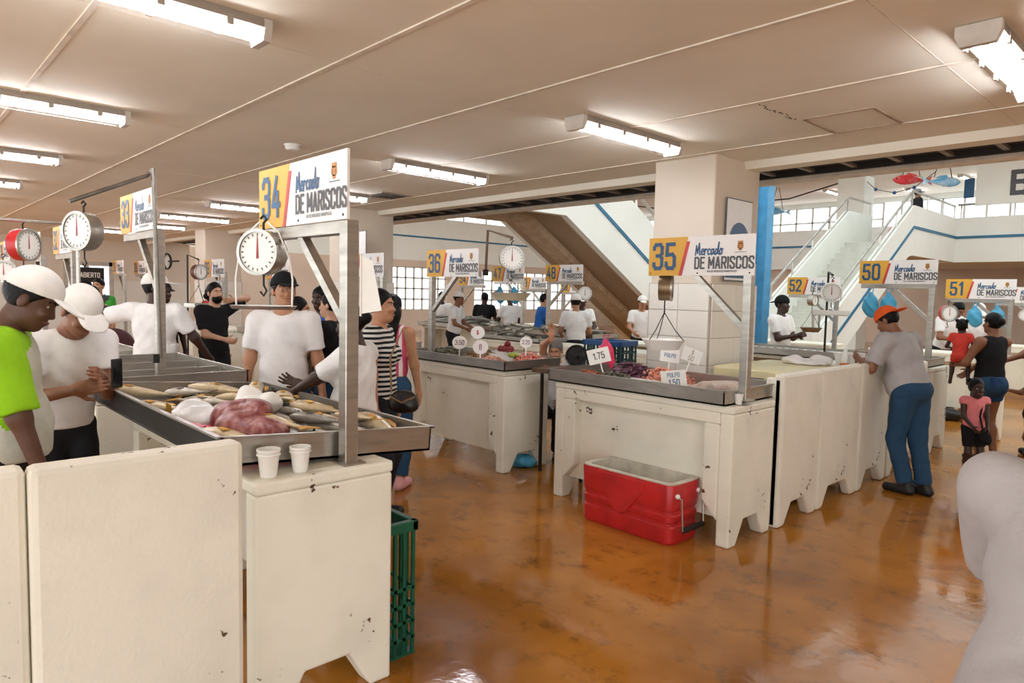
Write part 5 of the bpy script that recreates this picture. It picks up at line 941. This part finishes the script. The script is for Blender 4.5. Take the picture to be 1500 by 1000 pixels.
P('woman in white T-shirt gesturing with both hands', -3.76, 2.2, 215, 1.60, 'deep', WT, .75, JEAN, 1, 'bun', L=(.08, -.5, 1.1), R=(-.1, -.46, 1.18), Ldir=((-.3, -1, -.1), (-.5, 0, 1)), Rdir=((.1, -1, .2), (.6, 0, .8)), hp=12, wd=1.08, bel=.03, vox=.012, spread=.7, curl=25, female=True)
w10 = P('woman in striped top with tied black hair and a handbag', -4.3, 2.70, 40, 1.70, 'tan', STRIPE, .4, DKP, 1, 'bun', hy=0, vox=V1, female=True)
P('woman with long black hair in floral top and jeans, back turned', -4.92, 3.22, 125, 1.66, 'tan', FLORAL, 0, JEAN, .95, 'long', tank=True, hem=1.02, vox=V1, female=True, shoe=SHOEP, wd=.98)
P('grey-haired seated vendor raising an open hand at stall 36', -5.0, 5.36, -60, 1.62, 'tan', WT, .6, DKP, 1, 'short', HAIRG, R=(.0, -.28, 1.78), Rdir=((0, -.1, 1), (0, -1, .1)), L=(.15, -.35, 1.1), feet={1: (.12, -.38, .085+.43), -1: (-.12, -.38, .085+.43)}, z0=-.40, vox=V1, spread=.8, curl=12, hp=18)
# right side
P('seller in white polo and black cap clasping his hands', -4.55, 9.6, -10, 1.74, 'deep', WT, .7, DKP, 1, 'short', cap=CAPB, capback=True, L=(.05, -.3, 1.2), R=(-.05, -.3, 1.2), vox=V2, curl=60)
P('man in grey T-shirt, jeans and orange cap leaning on the partition', -1.97, 6.76, 165, 1.70, 'brown', GREYT, .8, JEAN, 1, 'short', cap=CAPO, capback=True, lean=20, hp=12, hy=10, L=(.18, -.42, 1.2), R=(-.22, -.4, 1.18), wd=1.18, bel=.05, feet={1: (.1, .06, .085), -1: (-.02, .16, .085)}, vox=V1, hem=.88)
P('seller in printed white T-shirt bending over stall 51', -3.3, 12.75, -30, 1.78, 'brown', WT, .7, DKP, 1, 'short', lean=15, hp=25, L=(.15, -.4, 1.1), R=(-.15, -.4, 1.1), vox=V2)
P('seller in white cap beside the printed T-shirt man', -3.02, 13.4, -60, 1.72, 'brown', WT, .7, DKP, 1, 'short', cap=CAPW, hp=20, lean=8, L=(.15, -.4, 1.1), R=(-.15, -.4, 1.1), vox=V2)
wb_ = P('woman in black tank top and denim shorts carrying a toddler', -1.80, 8.75, 145, 1.60, 'brown', BK, 0, JEAN, .22, 'bun', tank=True, L=(.22, -.3, 1.12), R=(-.05, -.38, 1.02), hem=.95, vox=V2, female=True, wd=1.05)
P('toddler in coral dress held in the arms of the woman', -2.06, 8.62, 100, .80, 'deep', CORAL, .5, CORAL, .2, 'puffs', hem=.8, headk=1.5, z0=.70, shoe=None, L=(.2, -.25, 1.1), R=(-.2, -.25, 1.1), feet={1: (.18, -.25, .3), -1: (-.18, -.25, .3)}, vox=V2, female=False)
g1 = P('little girl in pink top with a black shoulder bag', -1.70, 7.75, -48, .95, 'deep', PINKT, .25, BK, .38, 'puffs', headk=1.45, hem=.8, L=(.1, -.25, .95), R=(-.15, -.24, .98), vox=.019, shoe=SHOEW, wd=1.05)
P('girl in striped dress holding up a blue cup at the right edge', -1.38, 8.75, 200, 1.12, 'brown', GIRLST, .2, GIRLST, .2, 'pony', headk=1.3, hem=.7, R=(-.15, -.4, 1.25), vox=V2, shoe=SHOEP)
P('woman in dark top at the right picture edge', -1.45, 9.5, 200, 1.66, 'brown', DKP, .6, DKP, 1, 'short', R=(-.1, -.4, 1.1), vox=V2, female=True)
P('person in heather grey T-shirt standing close at the right edge', -.17, 1.60, 75, 1.63, 'tan', GREYT, .9, JEAN, 1, 'short', hp=30, lean=17, L=(.16, -.5, 1.15), R=(-.16, -.5, 1.15), wd=1.2, bel=.04, vox=.012, hem=.72)
P('guard in dark clothes and grey cap at the stair head upstairs', -7.0, 23.4, 46, 1.74, 'brown', DKP, 1.9, DKP, 1, 'short', cap=cloth('cap_grey', '8a8a8c'), z0=3.4, vox=V3)
# far left
P('woman with long black hair and black top in the far left aisle', -11.4, 2.35, 190, 1.66, 'light', BK, 0, BK, 1, 'long', tank=True, vox=V2, female=True)
P('man in green T-shirt in the far left aisle', -12.7, 2.7, -40, 1.78, 'tan', GREENT, .7, DKP, 1, 'short', vox=V3); P('man in black cap behind the man in green', -13.6, 2.7, -40, 1.74, 'brown', BK, .7, DKP, 1, 'short', cap=CAPB, vox=V3)
P('man in sky-blue striped jersey and black cap', -8.35, 2.3, 30, 1.76, 'light', JERSEY, .7, JEAN, 1, 'short', cap=CAPB, beard=True, vox=V2); P('woman in red patterned top behind the man on the phone', -9.3, 3.3, 100, 1.66, 'tan', FLORAL, 0, DKP, 1, 'bun', tank=True, vox=V3, female=True)
P('person in red shirt beyond the far column', -14.3, 5.0, 100, 1.66, 'brown', REDT, .8, DKP, 1, 'short', vox=V3)
P('person seen behind the sign 33 post', -9.0, 2.6, 10, 1.72, 'deep', BK, .7, DKP, 1, 'short', cap=CAPB, vox=V3)
# sellers of the row behind
for (x, y, f, sk_, sh2, cap_, hr2, l) in ((-10.15, 8.0, 30, 'brown', WT, CAPW, 'short', 'seller in white cap left of the fish heap bending'), (-12.6, 9.6, -43, 'deep', WT, None, 'short', 'distant seller in white by the bright window'), (-11.3, 9.75, 130, 'deep', BK, None, 'short', 'person in black behind the fish heap'), (-10.6, 9.9, 150, 'deep', WT, CAPW, 'short', 'person in white under sign 47'), (-9.75, 9.9, 60, 'tan', BLUET, None, 'short', 'person in dark blue behind the post of sign 47'), (-9.1, 10.4, 200, 'deep', WT, None, 'short', 'person in white bending beneath sign 53'), (-8.5, 9.75, -43, 'deep', WT, CAPW, 'short', 'seller in white with white cap beneath sign 48'), (-7.75, 10.6, -43, 'tan', WT, CAPW, 'short', 'second seller in white behind sign 48'), (-7.2, 8.15, 140, 'tan', WT, CAPW, 'short', 'seller in white with a white head wrap, back turned')):
    P(l, x, y, f, 1.70, sk_, sh2, .7, DKP, 1, hr2, cap=cap_, visor='wrap' not in l, L=(.18, -.35, 1.05), R=(-.18, -.35, 1.05), lean=8, vox=V3)
# carried things
def near(t, key, d=(0, 0, 0)): return world_of(t, t[key])+Vector(d)
w = near(p2, '_wl', (.07, .05, .02)); ph = thing('phone', 'dark phone in the hand of the person in white', 'phone', tuple(w), R_(40)); MB().box(-.005, .005, -.038, .038, -.06, .09).build('case', IRON, ph, bevel=.004); MB().box(.005, .006, -.034, .034, -.05, .08).build('screen', mat('screen', '15171c', .1), ph)
hb = thing('handbag', 'black handbag with tan strap beside the striped woman', 'handbag', (-4.0, 2.72, .93), R_(40))
V, Q = mesh_sdf([('el', A_((0, 0, .0)), (.1, .045, .075), None), ('el', A_((0, 0, -.04)), (.11, .05, .055), None)], .01, .03, (), (), .003); put('bag_body', np_mesh('bag_body', V, Q, [mat('black_leather', '1e1a18', .35)]), hb); TAN = mat('tan_leather', '9a7850', .5); MB().tube([(-.09, 0, .05), (-.1, 0, .3), (-.02, .02, .5), (.08, 0, .3), (.09, 0, .05)], .008, 6).build('strap', TAN, hb, True); MB().tube([(-.09, -.04, .03), (0, -.054, -.01), (.09, -.04, .03)], .007, 6).build('trim', TAN, hb, True)
gb = thing('shoulder_bag', 'small black furry bag of the girl in pink', 'bag', (-1.58, 7.66, .43), R_(-48)); V, Q = mesh_sdf([('el', A_((0, 0, 0)), (.075, .045, .07), None)], .008, .02, (), (), .006); put('pouch', np_mesh('pouch', V, Q, [BK]), gb); MB().tube([(.0, -.02, .06), (-.05, -.03, .2), (-.12, .03, .33), (-.13, .1, .3)], .009, 6).build('strap', BK, gb, True)
cu = thing('blue_cup', 'small blue cup held by the girl in the striped dress', 'cup', (-1.72, 8.62, .84)); MB().lathe([(.001, 0), (.03, 0), (.04, .09), (.036, .09), (.028, .006), (.001, .006)], 16).build('cup', BLUEP, cu, True); MB().tube([(.035, 0, .07), (.06, 0, .05), (.033, 0, .02)], .005, 6).build('handle', BLUEP, cu)
st = thing('stroller', 'dark red baby stroller in the far left aisle', 'stroller', (-10.6, 2.35, 0), R_(-60)); CN = mat('stroller_cloth', '4a1c24', .8)
V, Q = mesh_sdf([('el', A_((0, .1, .85)), (.24, .28, .25), None)], .018, .03, [(A_((0, -.05, .8)), A_((0, -.7, -.6)))], [('el', A_((0, .02, .8)), (.21, .26, .22), None)], 0); put('canopy', np_mesh('canopy', V, Q, [CN]), st); MB().box(-.2, .2, -.2, .2, .42, .48).box(-.2, .2, .15, .22, .45, .85).build('seat', CN, st, bevel=.02)
for s_ in (-.22, .22):
    MB().tube([(s_, -.35, .1), (s_, .1, .55), (s_, .4, 1.0)], .013, 8).build('frame_tube', IRON, st, True)
    for yy in (-.33, .3): MB().lathe([(.02, -.015), (.09, -.015), (.1, 0), (.09, .015), (.02, .015)], 16, Matrix.Translation((s_, yy, .1)) @ Matrix.Rotation(math.pi/2, 4, 'Y')).build('wheel', IRON, st, True)
P('baby sitting in the dark red stroller', -10.55, 2.30, -60, .72, 'tan', BK, .7, BK, 1, 'short', headk=1.5, feet={1: (.12, -.5, .75), -1: (-.12, -.5, .75)}, z0=.13, vox=V2)
for t in PEOPLE:
    for k_ in ('_hc', '_wl', '_wr'):
        if k_ in t: del t[k_]
